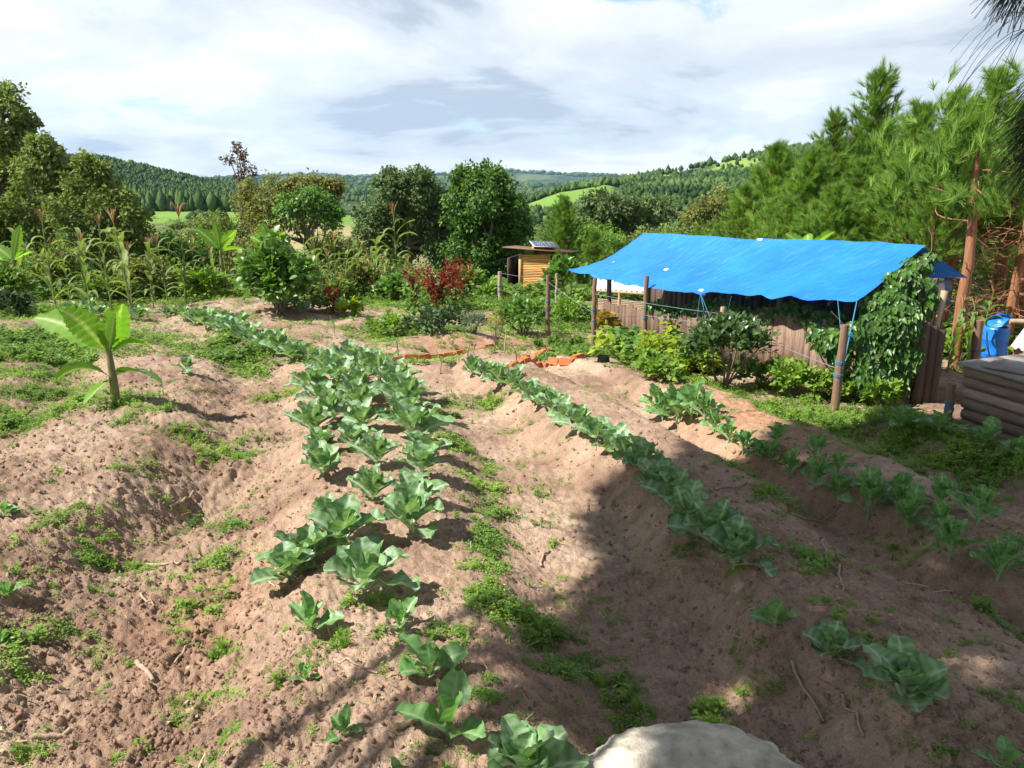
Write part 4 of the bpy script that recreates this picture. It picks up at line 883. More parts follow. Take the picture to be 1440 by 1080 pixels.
# ------------------------------------------------------------------ plants of the garden
HEART = (np.array([(0, 0, 0), (.24, -.04, .04), (.36, .28, .10), (.20, .66, .04), (0, 1, -.12), (-.20, .66, .04), (-.36, .28, .10), (-.24, -.04, .04), (0, .35, -.02)]), np.array([(i, (i+1) % 8, 8) for i in range(8)]))
def leaf_grid(mb, L_, W_, pet, bend, ruff, base, az, el, rnd, roll=0., ph=0., cup=.25, nl=11, nw=9, pinch=1.0):
    """broad collard leaf on a stalk: arched blade, ruffled rim, pale midrib and veins"""
    s = np.linspace(0, 1, nl); t = np.linspace(-1, 1, nw)
    ws = np.where(s < pet, .04+.05*np.sin(ph)**2, .5*W_/L_*2*np.sin(np.clip((s-pet)/(1-pet), 0, 1)**.62*PI*.93+.07)**.75*pinch*.5+.02)
    ang = el-bend*s**1.4; dx = np.concatenate([[0], np.cumsum(np.cos(ang[:-1])*np.diff(s))]); dz = np.concatenate([[0], np.cumsum(np.sin(ang[:-1])*np.diff(s))])
    V = []; aux = []
    for i in range(nl):
        for j in range(nw):
            wv = ws[i]*t[j]; lift = cup*abs(t[j])**1.5*ws[i] + ruff*abs(t[j])**2*math.sin(s[i]*17+t[j]*3+ph)*(s[i] > pet)
            x = dx[i]-math.sin(ang[i])*lift; z = dz[i]+math.cos(ang[i])*lift
            V.append((x*L_, (wv*(1+.10*math.sin(s[i]*23+ph*3)*abs(t[j])))*L_, z*L_)); aux.append(.95 if (abs(t[j]) < .01 or s[i] < pet) else (.4 if (i % 2 == 0 and abs(t[j]) < .8) else 0.))
    V = np.array(V)@Rx(roll).T@Rz(az).T+base
    i = np.arange(nl-1)[:, None]*nw+np.arange(nw-1)[None]
    mb.add(V, np.stack([i, i+nw, i+nw+1, i+1], -1).reshape(-1, 4), rnd, np.array(aux))
def collard_mesh(seed, n=12, L_=.30, W_=.20, stem=.05, spread=1.0, upright=0.):
    random.seed(seed); mb = MB(); st = MB()
    for k in range(n):
        f = k/(n-1); az = k*2.4+random.uniform(-.35, .35); el = (.45+.95*f)*(1-upright*.0)+upright*.25*(1-f)+random.uniform(-.12, .12)
        ll = L_*(1-.35*f)*random.uniform(.65, 1.2); b = np.array([math.cos(az)*.012, math.sin(az)*.012, stem*(.35+.65*f)])
        leaf_grid(mb, ll, W_*(1-.25*f)*random.uniform(.85, 1.15), random.uniform(.20, .34)+.05*upright, (1.0-.55*f)*random.uniform(.5, 1.2)*spread, random.uniform(.03, .075), b, az, min(el, 1.5), random.random(), random.uniform(-.3, .3), random.uniform(0, 6), .30+.3*f)
    st.tube([(0, 0, -.05), (0.004, 0, stem*.5), (0, 0.003, stem)], [.013, .012, .009], 8)
    return mb, st
CV = []; KV = []; YV = []
for s_ in range(8):
    a, b = collard_mesh(100+s_, 9+s_ % 4, .30, .20, .08, 1.0, .2); CV.append((a.mesh('leaves', MT['collard']), b.mesh('stem', MT['collard_stem'])))
for s_ in range(5):
    a, b = collard_mesh(200+s_, 9, .27, .15, .14, 1.0, .8); KV.append((a.mesh('leaves', MT['kale']), b.mesh('stem', MT['collard_stem'])))
for s_ in range(4):
    a, b = collard_mesh(300+s_, 6, .24, .15, .04, .8); YV.append((a.mesh('leaves', MT['kale']), b.mesh('stem', MT['collard_stem'])))
ROWS = {}
def collard(px, by, wpx, row, kind='C', hs=1.0):
    b = P(px, by); w = wpx/F*b[1]*(1.22 if kind == 'K' else 1.06)
    V = {'C': CV, 'K': KV, 'Y': YV}[kind]; lm, sm_ = random.choice(V); s_ = w/{'C': .455, 'K': .42, 'Y': .44}[kind]
    r = empty('collard_plant', b+(0, 0, -.01), None, 'collard', None, random.uniform(0, 6.28)); r.scale = (s_, s_, s_*hs*random.uniform(.95, 1.25))
    for n, me in (('leaves', lm), ('stem', sm_)):
        o = bpy.data.objects.new(n, me); sc.collection.objects.link(o); o.parent = r
    ROWS.setdefault(row, []).append((b[1], r))
random.seed(3)
for a in [(408, 820, 95), (430, 790, 90), (483, 772, 112), (462, 735, 60), (455, 672, 66), (452, 640, 55), (440, 612, 66), (468, 592, 62), (452, 570, 58), (440, 552, 55)]: collard(*a, 'left row of the centre bed')
for a in [(525, 705, 66), (530, 655, 66), (500, 628, 64), (512, 603, 66), (505, 580, 60), (500, 560, 60), (478, 546, 60), (470, 533, 56)]: collard(*a, 'middle row of the centre bed')
for a in [(577, 752, 96), (585, 712, 74), (592, 672, 78), (598, 645, 72), (585, 620, 76), (570, 600, 74), (572, 580, 72), (555, 563, 66), (560, 546, 60), (535, 536, 60), (510, 524, 60), (490, 518, 52), (455, 520, 50)]: collard(*a, 'right row of the centre bed')
for a in [(512, 838, 125), (437, 884, 95), (562, 880, 78), (606, 948, 122), (484, 1035, 80), (632, 1035, 165), (735, 1098, 150), (430, 955, 50), (560, 1100, 60)]: collard(*a, 'front of the centre bed', 'C' if a[2] in (125, 150) else 'Y')
for a in [(258, 452, 30), (275, 458, 36), (290, 464, 40), (306, 468, 44), (322, 474, 46), (338, 481, 48), (355, 488, 48), (372, 495, 48), (392, 502, 46), (412, 507, 46), (432, 508, 46), (300, 456, 34), (335, 466, 40), (318, 460, 34)]: collard(*a, 'far tail of the centre bed')
for a in [(235, 447, 26), (195, 450, 30), (125, 440, 36), (105, 446, 32), (140, 447, 30), (262, 524, 34), (415, 432, 26), (440, 436, 26), (425, 440, 28), (400, 436, 24)]: collard(*a, 'scattered far collards on the left')
for a in [(664, 528, 36), (684, 533, 42), (702, 540, 44), (720, 549, 46), (738, 560, 48), (756, 572, 48), (775, 583, 50), (795, 594, 54), (815, 606, 56), (838, 620, 60), (860, 637, 66), (882, 653, 70), (905, 670, 76), (925, 690, 84), (948, 714, 82)]: collard(*a, 'sunlit part of the long single row')
for a in [(965, 745, 100), (1004, 772, 100), (1032, 800, 105)]: collard(*a, 'long single row, where it enters the shade')
for a in [(1090, 880, 105, 'Y'), (1168, 928, 95, 'C'), (1272, 990, 135, 'C'), (1412, 1085, 90, 'Y')]: collard(*a[:3], 'shaded near end of the long single row', a[3])
for a in [(922, 580, 44), (932, 592, 46), (946, 584, 46), (952, 598, 50), (972, 592, 52), (966, 580, 46), (990, 596, 46), (1004, 610, 34), (1024, 624, 38), (1045, 638, 42), (1068, 650, 36), (1092, 630, 38), (1082, 652, 34)]: collard(*a, 'sunlit part of the right bed', 'K', 1.1)
for a in [(1110, 674, 40), (1145, 652, 40), (1178, 668, 40), (1145, 690, 44), (1178, 706, 50), (1220, 730, 66), (1225, 694, 44), (1265, 702, 46), (1275, 752, 60), (1262, 724, 44), (1335, 788, 60), (1322, 718, 56), (1372, 742, 60), (1402, 820, 70), (1445, 800, 60), (1322, 752, 50)]: collard(*a, 'shaded part of the right bed', 'K', 1.15)
for a in [(1268, 604, 50), (1320, 612, 52), (1385, 634, 60), (1432, 645, 50)]: collard(*a, 'shaded bed beside the log box', 'K', .7)
for a in [(8, 728, 50), (12, 842, 60), (0, 905, 50)]: collard(*a, 'left edge of the photo', 'Y')
for row, L_ in ROWS.items():
    L_.sort(key=lambda q: q[0])
    for k, (d, r) in enumerate(L_):
        r['label'] = f'collard plant, {ORD[k]} from the camera in the {row}' if 'edge' not in row and 'scattered' not in row else f'collard plant, {ORD[k]} nearest of the {"ones at the left edge" if "edge" in row else row}'
        r['group'] = 'collards, '+row

# banana ------------------------------------------------------------
def blade(mb, base, tip, width, sag, roll, rnd=.5, n=30, nw=9, fold=.25, tear=0.0):
    base = np.array(base, float); tip = np.array(tip, float); s = np.linspace(0, 1, n); D = tip-base; Ln = np.linalg.norm(D)
    pts = base+D*s[:, None]+np.array([0, 0, 1.])*(sag*4*s*(1-s))[:, None]*Ln
    T = nrm(np.gradient(pts, axis=0)); side0 = nrm(np.cross(T, np.array([0, 0, 1.])+1e-3)); up = np.cross(side0, T)
    side = side0*math.cos(roll)+up*math.sin(roll); up2 = np.cross(side, T)
    w = .92*width*np.where(s < .12, .06, np.sin(np.clip((s-.12)/.88, 0, 1)**.8*PI*.97+.03)**.7)
    V = []; aux = []; tearv = (np.random.default_rng(int(abs(tip[0])*1e4) % 9999).uniform(0, 1, (n, 2)) > .72)*1.
    for i in range(n):
        for t in np.linspace(-1, 1, nw):
            e = 1+tear*math.sin(i*2.3+t*2)*(abs(t) > .6)-(.22*tearv[i, int(t > 0)] if abs(t) > .9 else 0)
            V.append(pts[i]+side[i]*w[i]*t*e+up2[i]*(fold*abs(t)**1.2*w[i]+.02*width*math.sin(i*1.9+t*4))); aux.append(1. if abs(t) < .01 else .0)
    i = np.arange(n-1)[:, None]*nw+np.arange(nw-1)[None]; mb.add(V, np.stack([i, i+1, i+nw+1, i+nw], -1).reshape(-1, 4), rnd, np.array(aux))
bb = P(162, 570); bd = bb[1]; k_ = bd/F
ban = empty('banana_plant', bb, 'young banana plant with broad light green leaves on the weedy left mound', 'banana plant')
def bp(px, py, dy=0): return PD(px, py, bd+dy)-bb
mb = MB(); mb.tube([(0, 0, -.1), bp(161, 545), bp(157, 520), bp(153, 495), bp(150, 480)], [.05, .042, .036, .028, .018], 12, jit=.04); mb.build('stem', MT['banana_stem'], ban)
cr = bp(153, 500)
for (tx, ty, dy, w, sag, roll, mat, fo) in [(48, 447, .25, .16, .10, .9, 'banana', .2), (86, 436, -.15, .17, .12, 1.0, 'banana', .15), (172, 427, .12, .19, .0, 1.35, 'banana', .2), (162, 440, -.15, .09, .06, .7, 'banana', .6),
        (218, 494, .05, .13, .22, .35, 'banana', .3), (228, 540, -.2, .13, .16, .3, 'bananadark', .3), (80, 534, -.05, .14, .20, -.5, 'bananadark', .3), (118, 568, -.35, .10, .05, -.2, 'banana', .2), (60, 425, .4, .0, .1, 1., 'banana', .2)]:
    if w == 0: continue
    b0 = cr if ty < 500 else bp(158, 532)
    mb = MB(); blade(mb, b0, bp(tx, ty, dy), w, sag, roll, rnd=random.random(), fold=fo, tear=.08); mb.build('leaf', MT[mat], ban)
def banana_small(px, py, d, s, label, dirs, base_z=None):
    b = PD(px, py, d); b = np.array([b[0], d, hz(b[0], d)]); top = PD(px, py, d)[2]-b[2]
    r = empty('banana_plant', b, label, 'banana plant'); mb = MB(); mb.tube([(0, 0, -.1), (0, 0, top*.5), (0, 0, top)], [.09, .07, .04], 10); mb.build('stem', MT['banana_stem'], r)
    for (dx, dy, dz, w, roll) in dirs: mb = MB(); blade(mb, (0, 0, top-.05), (dx*s, dy*s, top+dz*s), w*s, .08, roll, rnd=random.random(), tear=.1); mb.build('leaf', MT['banana'], r)
banana_small(1135, 352, 13.5, .6, 'banana plant behind the shed, only its leaf tips above the tarpaulin', [(-.6, .1, .45, .18, 1.1), (.75, .1, .5, .2, 1.0), (.2, .6, .4, .2, .5), (-.3, -.4, -.1, .18, .3)])
banana_small(18, 365, 23, 1.0, 'banana plant in the maize at the left edge', [(.35, 0, .95, .16, 1.3), (-.5, .1, .35, .2, .9), (-.7, -.1, .0, .2, .4), (.5, .2, .2, .16, .5)])
banana_small(310, 352, 24.5, 1.0, 'banana plant with upright leaves in the middle of the maize', [(-.7, 0, .65, .2, 1.1), (-.1, 0, .85, .14, 1.3), (.5, .1, .6, .2, 1.0), (.8, 0, .0, .2, .3)])
banana_small(378, 350, 24.5, 1.0, 'banana plant rising behind the glossy-leaved shrub', [(-.15, 0, .75, .2, 1.1), (.5, .1, .5, .17, .9), (-.6, .2, .35, .16, .7)])

# maize ----------------------------------------------------------------
def maize_mesh(seed, h=1.0, dry=False, tassel=True):
    random.seed(seed); st = MB(); lf = MB(); ta = MB(); n = 10; z = np.linspace(-.05, h, n); ln = random.uniform(-.08, .08)
    st.tube(np.stack([ln*z**2, 0*z, z], 1), np.linspace(.016, .006, n), 6, cap=False)
    for k in range(11):
        zz = h*(.12+.075*k); az = k*PI+random.uniform(-.6, .6)+seed; L_ = random.uniform(.28, .58)*(1-.3*abs(k/10-.5)); m = 8; s = np.linspace(0, 1, m); el = random.uniform(.7, 1.45); bend = random.uniform(.6, 3.4)
        ang = el-bend*s; x = np.concatenate([[0], np.cumsum(np.cos(ang[:-1]))])/m*L_; y = np.concatenate([[0], np.cumsum(np.sin(ang[:-1]))])/m*L_; w = .040*np.sin(np.clip(s*.95+.08, 0, 1)*PI)**.6
        V = []; 
        for i in range(m):
            for t in (-1, 0, 1): V.append((x[i], w[i]*t, y[i]+.012*abs(t)))
        V = np.array(V)@Rz(az).T+[ln*zz**2, 0, zz]; i = np.arange(m-1)[:, None]*3+np.arange(2)[None]
        lf.add(V, np.stack([i, i+3, i+4, i+1], -1).reshape(-1, 4), random.uniform(.5, 1) if dry else random.random()*.8)
    if tassel:
        for k in range(9):
            a = random.uniform(0, 6.28); r = random.uniform(.03, .10); ta.tube([(ln*h**2, 0, h-.02), (ln*h**2+r*.6*math.cos(a), r*.6*math.sin(a), h+.08), (ln*h**2+r*1.3*math.cos(a), r*1.3*math.sin(a), h+.13)], [.006, .007, .003], 4, cap=False)
    return st.mesh('stalk', MT['maize_stalk']), lf.mesh('leaves', MT['maize']), ta.mesh('tassel', MT['tassel']) if tassel else None
MV = [maize_mesh(s, 1.0, s > 3, s in (0, 1, 4)) for s in range(6)]
def maize(x, d, h, label, group, v=None):
    z = hz(x, d); r = empty('maize_plant', (x, d, z-.03), label, 'maize', group, random.uniform(0, 6)); r.scale = (h*.85, h*.85, h)
    r.rotation_euler = (random.uniform(-.06, .06), random.uniform(-.08, .08), random.uniform(0, 6))
    for n, me in zip(('stalk', 'leaves', 'tassel'), MV[v if v is not None else random.choice((0, 1, 4))]):
        if me is None: continue
        o = bpy.data.objects.new(n, me); sc.collection.objects.link(o); o.parent = r
random.seed(11)
for (px, ty, d, lab) in [(60, 300, 20, 'tall maize plant leaning left of the others at the left, tassel against the dark tree'), (142, 305, 21, 'maize plant with pinkish tassel below the round bushy tree'), (168, 300, 20, 'tallest maize plant in front of the round bushy tree'),
        (175, 340, 19, 'bushy maize plant with wide leaves standing nearest the camera at the left'), (248, 292, 22, 'maize plant with its tassel standing against the bright green field'), (115, 330, 19, 'short pale maize plant below the olive tree'), (205, 335, 20, 'maize plant between the bushy maize and the lone tassel'), (557, 292, 26, 'tall dry maize stalk standing against the grey-green dense tree')]:
    x = PD(px, ty, d)[0]; maize(x, d, max(.8, PD(px, ty, d)[2]-hz(x, d)-.15), lab, None)
for (p0, p1, d0, d1, cnt, h0, h1, where, grp) in [(-25, 305, 21.5, 27, 20, 1.1, 2.1, 'left patch, before the dark trees', 'maize plants of the left patch'), (422, 575, 22, 27, 24, 1.1, 1.9, 'centre thicket, before the grey-green tree', 'maize plants of the centre thicket')]:
    for k in range(cnt):
        px = p0+(p1-p0)*(k+random.uniform(.1, .9))/cnt; d = random.uniform(d0, d1); x = PD(px, 350, d)[0]
        maize(x, d, random.uniform(h0, h1), f'maize plant, {ORD[k]} from the left in the {where}', grp, random.choice((1, 2, 3, 5)))
for (px, ty, d, lab) in [(1372, 430, 10.6, 'maize plant behind the grey post near the barrel'), (1345, 425, 10.9, 'maize plant against the orange pine trunk'), (1388, 405, 11.8, 'maize plant with a dry top behind the blue barrel')]:
    x = PD(px, ty, d)[0]; maize(x, d, max(.6, PD(px, ty, d)[2]-hz(x, d)), lab, None)

# bushes, herbs, vines --------------------------------------------------
def bush(name, label, cat, px, by, wpx, hpx, mat, size, n, T=LEAF, d=None, depth=.8, stems=7, droop=0., group=None, stemmat='bark', hollow=.35, lift=.0):
    if d is None: b = P(px, by)
    else: x = PD(px, by, d)[0]; b = np.array([x, d, hz(x, d)])
    m = b[1]/F; W_ = wpx*m/2; H0 = hpx*m
    r = empty(name, b, label, cat, group); lb = MB(); sb_ = MB(); nc = max(5, n//30); cs = []
    for k in range(nc):
        dd = rdir(1)[0]; dd[2] = abs(dd[2])*1.0-.15; rr = rng.uniform(hollow, 1)**.6; cs.append(np.array([dd[0]*W_*rr, dd[1]*W_*depth*rr, H0*(.5+lift+(.5-lift)*dd[2]*rr)]))
    for c in cs:
        k = 30; q = c+rng.normal(size=(k, 3))*min(W_, H0)*.13+0; q[:, 2] = np.maximum(q[:, 2], .02); out = nrm(q-[0, 0, H0*.4])
        ax = nrm(out+rdir(k)*.8+[0, 0, .1-droop]); lb.scatter(T, q, basis(ax, nrm(out*.5+rdir(k)*.5+[0, 0, .7])), size*rng.uniform(.6, 1.25, k), np.clip(rng.uniform(0, .5)+rng.uniform(0, .5, k), 0, 1))
    for k in range(stems):
        c = cs[random.randrange(nc)]; limb(sb_, (rng.normal()*.03*W_, rng.normal()*.03, -.05), c, max(.006, .03*W_), .004, .12, 5)
    lb.build('foliage', MT[mat], r, smooth=False); sb_.build('stems', MT[stemmat], r); return r
bush('citrus_bush', 'rounded dark green citrus bush on thin bare stems before the shed wall', 'bush', 1018, 548, 118, 102, 'citrus', .095, 1900, SLIM if False else LEAF, stems=9, hollow=.1, lift=.18)
bush('glossy_shrub', 'large-leaved shrub with glossy round leaves behind the far tail of collards', 'shrub', 394, 441, 105, 118, 'coffee', .17, 2400, OVAL, stems=6, hollow=.1, lift=-.12)
bush('glossy_shrub', 'wide large-leaved shrub behind the weeds, left of the taller glossy shrub', 'shrub', 272, 408, 110, 82, 'coffee', .17, 1500, OVAL, stems=6, hollow=.2)
bush('glossy_shrub', 'low large-leaved shrub between the wide shrub and the maize', 'shrub', 322, 404, 64, 60, 'coffee', .16, 700, OVAL, stems=4, hollow=.2)
bush('tree_tomato', 'leafy green plant leaning against the left end of the tarpaulin', 'shrub', 795, 445, 52, 84, 'coffee', .20, 420, OVAL, stems=4, hollow=.2)
bush('potato_weeds', 'pale feathery weed clump at the far left edge', 'weed clump', 45, 418, 110, 56, 'weed2', .14, 2400, LEAF, hollow=.1)
bush('potato_weeds', 'feathery weed clump below the bushy maize', 'weed clump', 130, 414, 120, 50, 'weed2', .14, 2200, LEAF, hollow=.1)
bush('potato_weeds', 'bright leafy weed clump left of the small red stakes', 'weed clump', 235, 420, 120, 44, 'weed', .12, 2200, LEAF, hollow=.1)
bush('dark_shrub', 'low dark green shrub at the far left, above the bare mound', 'shrub', 25, 447, 52, 38, 'darkherb', .10, 800, LEAF, hollow=.1)
bush('leafy_herb', 'dark green leafy herb bed, left of the purple-leaved one', 'herb', 560, 474, 84, 30, 'weed', .10, 700, LEAF, hollow=.1)
bush('leafy_herb', 'purple-tinged dark herb clump in the middle behind the brick mound', 'herb', 610, 468, 86, 34, 'darkherb', .09, 900, LEAF, hollow=.1)
bush('silver_herb', 'silvery lavender-like herb right of the purple-tinged clump', 'herb', 668, 470, 44, 30, 'lav', .10, 600, SLIM, hollow=.1)
bush('leafy_herb', 'bushy green herb at the foot of the post right of the hut', 'herb', 735, 473, 74, 54, 'coffee', .11, 900, LEAF, hollow=.15)
bush('brown_herb', 'thin brownish dry herb between silver herb and green bush', 'herb', 698, 486, 26, 58, 'orangeleaf', .05, 300, SLIM, hollow=.1)
bush('lettuce_clump', 'bright yellow-green low plant behind the soil mound', 'herb', 492, 446, 34, 20, 'yellowleaf', .14, 200, OVAL, hollow=.1)
bush('weed_bush', 'fresh green weed bush left of the thin dark post', 'weed clump', 800, 456, 66, 36, 'weed', .10, 600, LEAF, hollow=.1)
bush('dark_shrub', 'low green plants along the edge left of the thin dark post', 'shrub', 790, 494, 70, 18, 'weed2', .10, 400, LEAF, hollow=.1)
for k, (px, by, w, h, mt) in enumerate([(1110, 556, 80, 50, 'weed'), (1145, 560, 60, 40, 'weed'), (1065, 545, 60, 40, 'weed2'), (1200, 565, 60, 40, 'weed'), (1235, 575, 50, 44, 'weed'), (960, 530, 70, 40, 'weed'), (1120, 532, 50, 36, 'yellowleaf'), (915, 520, 60, 40, 'yellowleaf'), (1345, 520, 60, 60, 'weed')]):
    bush('weed_bush', f'leafy weed bush, {ORD[k]} '+'of the weeds along the foot of the shed wall counted by size of patch' if False else ['weed bush in front of the lit planks', 'weed bush just left of the thick grass post', 'weed bush right of the citrus bush stems', 'weed bush right of the thick grass post', 'weed bush at the foot of the vine', 'weed bush left of the citrus bush stems', 'yellow-green seedling clump against the lit planks', 'yellow-green clump below the post in the seedlings', 'weed bush beside the orange pine trunk'][k], 'weed clump', px, by, w, h, mt, .085, 480, LEAF, hollow=.1, group='weed bushes by the shed')
bush('croton_shrub', 'small shrub with orange wilting leaves at the left end of the seedlings', 'shrub', 852, 492, 34, 62, 'orangeleaf', .11, 260, OVAL, hollow=.2)
for (px, d_, w, h, mt, lb_) in [(5, 22, 90, 46, 'weed2', 'tall weed clump behind the feathery ones at the left edge'), (85, 24.5, 80, 72, 'eucal', 'olive weed bush below the olive tree'), (150, 21.8, 60, 34, 'weed2', 'small weed clump among the maize below the round bushy tree'), (205, 23.8, 80, 62, 'brownish', 'brownish weed bush below the round bushy tree'), (290, 22.4, 70, 44, 'weed', 'bright weed clump behind the low glossy shrub'),
        (425, 24, 60, 66, 'eucal', 'olive weed bush between glossy shrub and centre maize'), (470, 22, 50, 30, 'weed2', 'low weed clump at the left foot of the centre maize'), (515, 23.5, 70, 52, 'brownish', 'dry brownish growth at the foot of the centre maize'), (560, 22.5, 60, 40, 'coffee', 'leafy weed clump at the right end of the centre maize'), (655, 24, 60, 44, 'weed2', 'weed clump behind the red amaranth'), (690, 23.6, 40, 24, 'weed', 'low weeds at the foot of the pale thin post')]:
    bush('weed_bush', lb_, 'weed clump', px, 400, w, h, mt, .15, 1700, LEAF, d=d_, hollow=.05, group='tall weeds at the back of the garden')
# vine over the right end of the shed
vb = np.array([4.35, 9.25]); vz = hz(*vb); vine = empty('climbing_vine', (vb[0], vb[1], vz), 'glossy dark green vine climbing over the right end of the shed', 'vine')
vo = np.array([vb[0], vb[1], vz]); lb = MB(); sv = MB()
VB = [(1285, 375, 9.5, 22, 16), (1268, 400, 9.3, 30, 22), (1250, 430, 9.2, 40, 24), (1235, 465, 9.05, 40, 28), (1262, 460, 9.0, 40, 34), (1240, 500, 9.0, 36, 32), (1270, 500, 9.0, 26, 30), (1225, 530, 8.95, 26, 28), (1252, 540, 8.95, 24, 24), (1200, 470, 9.05, 24, 18), (1168, 480, 9.15, 22, 20), (1152, 470, 9.25, 16, 10), (1300, 420, 9.3, 14, 30), (1180, 500, 9.1, 14, 16), (1305, 360, 9.6, 12, 6)]
for (px, py, d, rx, ry) in VB:
    c = PD(px, py, d)-vo; m = d/F; n = int(rx*ry*1.0); q = c+nrm(rng.normal(size=(n, 3)))*rng.uniform(.3, 1, (n, 1))**.5*[rx*m, .16, ry*m]
    ax = nrm(rdir(n)*.6+[-.1, -.35, -.8]); nm = nrm(rdir(n)*.5+[-.3, -1, .5]); lb.scatter(HEART, q, basis(ax, nm), .085*rng.uniform(.6, 1.2, n), rng.uniform(0, 1, n))
    limb(sv, (rng.normal()*.08, rng.normal()*.05, -.05), c, .014, .006, .2, 7)
    for _ in range(2): limb(sv, c*.5, c+rng.normal(size=3)*.15, .008, .004, .3, 6)
lb.build('leaves', MT['passion'], vine, smooth=False); sv.build('stems', MT['bark'], vine)
# dark creeper under the front eave
cb = PD(1110, 440, 10.0); cr_ = empty('climbing_vine', (cb[0], cb[1], hz(cb[0], cb[1])), 'shaded creeper hanging along the front wall under the tarpaulin eave', 'vine'); co_ = np.array(cr_.location); lb = MB(); sv = MB()
for k in range(16):
    px = 925+k*17; r_ = PD(px, 430, 1.0)[0]; d = (4.22+4.14)/(r_+.4437)+.1; c = PD(px, 432+6*math.sin(k)+(px-925)*.06, d)-co_; n = 90; q = c+nrm(rng.normal(size=(n, 3)))*rng.uniform(.2, 1, (n, 1))*[.22, .10, .15]
    lb.scatter(HEART, q, basis(nrm(rdir(n)*.6+[0, -.3, -.8]), nrm(rdir(n)*.5+[-.3, -1, .4])), .07*rng.uniform(.6, 1.2, n), rng.uniform(0, 1, n)); limb(sv, (c[0], c[1], 0), c, .01, .005, .2, 6)
lb.build('leaves', MT['passion'], cr_, smooth=False); sv.build('stems', MT['bark'], cr_)
# nursery seedlings in black bags
def seedling_mesh(seed, mat):
    random.seed(seed); pot = MB(); lathe(pot, [(0, 0), (.9, 0), (1, .1), (1.02, .5), (.96, .8), (1.04, 1), (.9, 1), (.88, .9), (0, .9)], .075, .18, 14); lf = MB(); st = MB()
    st.tube([(0, 0, .12), (.01, 0, .35), (0, .01, .55)], [.008, .006, .004], 5, cap=False); n = 60; z = rng.uniform(.22, .62, n); a = rng.uniform(0, 6.28, n); rad = rng.uniform(0, .10, n)
    q = np.stack([rad*np.cos(a), rad*np.sin(a), z], 1); ax = nrm(np.stack([np.cos(a), np.sin(a), rng.uniform(-1.0, .5, n)], 1)); lf.scatter(LEAF, q, basis(ax, nrm(rdir(n)*.3+[0, 0, 1])), rng.uniform(.09, .17, n), rng.uniform(0, 1, n))
    return pot.mesh('pot_bag', MT['black']), st.mesh('stem', MT['collard_stem']), lf.mesh('foliage', MT[mat], False)
SV = [seedling_mesh(s, ['yellowleaf', 'yellowleaf', 'yellowleaf', 'coffee'][s]) for s in range(4)]
random.seed(5); k = 0
for row in range(3):
    for col in range(11):
        px = 852+col*14.5+random.uniform(-5, 5); py = 487+row*10+col*2.0+random.uniform(-3, 3)
        b = P(px, py); s_ = random.uniform(.7, 1.15)
        r = empty('nursery_seedling', b+(0, 0, -.06), f'yellow-green seedling in black bag, {ORD[col]} from left in the {ORD[row]} row from shed', 'seedling', 'seedlings in black bags below the tarpaulin', random.uniform(0, 6)); r.scale = (s_*1.1, s_*1.1, s_*.85)
        for n, me in zip(('pot_bag', 'stem', 'foliage'), SV[random.randrange(4)]):
            o = bpy.data.objects.new(n, me); sc.collection.objects.link(o); o.parent = r
for (px, by, w, h, mt, lb_) in [(960, 528, 60, 30, 'yellowleaf', 'yellow leafy clump in front of the seedling bags, beside the citrus bush'), (905, 520, 60, 22, 'weed', 'green weeds in front of the black seedling bags'), (925, 535, 70, 24, 'weed', 'green weed clump at the edge of the bare mound, below the seedlings')]:
    bush('weed_bush', lb_, 'weed clump', px, by, w, h, mt, .09, 600, LEAF, hollow=.1, group='weeds in front of the seedlings')
# red amaranth
def amaranth(px, by, lean, hpx, wpx, label, n=9):
    b = P(px, by); m = b[1]/F; r = empty('red_amaranth', b, label, 'amaranth'); H0 = hpx*m
    for k in range(n):
        st = MB(); fl = MB(); t = np.array([rng.uniform(-1, 1)*wpx*m/2+lean*m, rng.normal()*wpx*m*.2, H0*rng.uniform(.5, 1)]); pts = np.linspace(0, 1, 7)[:, None]*t; pts[:, 2] = t[2]*np.sin(np.linspace(0, PI/2, 7)); pts[:, 0] = t[0]*np.linspace(0, 1, 7)**1.5
        st.tube(pts, np.linspace(.016, .005, 7), 5, cap=False); so_ = st.build('stalk', MT['amaranth'], r)
        q = pts[2:].repeat(11, 0)+rng.normal(size=(5*11, 3))*[.055, .055, .12]; fl.scatter(LEAF, q, basis(nrm(rdir(len(q))+[0, 0, .6]), rdir(len(q))), rng.uniform(.04, .10, len(q)), rng.uniform(0, 1, len(q)))
        fl.build('blossoms', MT['amaranth'], so_, smooth=False)
    lf = MB(); q = rng.normal(size=(150, 3))*[wpx*m*.25, .2, H0*.15]+[lean*m*.4, 0, H0*.32]; q[:, 2] = np.abs(q[:, 2]); lf.scatter(LEAF, q, basis(rdir(150), nrm(rdir(150)*.5+[0, 0, 1])), .14, rng.uniform(0, 1, 150)); lf.build('leaves', MT['coffee'], r, smooth=False)
amaranth(615, 438, 12, 66, 84, 'big red amaranth clump left of the hut', 16)
amaranth(585, 436, -6, 70, 30, 'thin red amaranth left of the big red clump', 4)
amaranth(638, 436, 6, 60, 40, 'red amaranth stalks joined to the right side of the big clump', 6)
amaranth(469, 440, -12, 48, 56, 'red amaranth leaning left over the soil mound', 4)
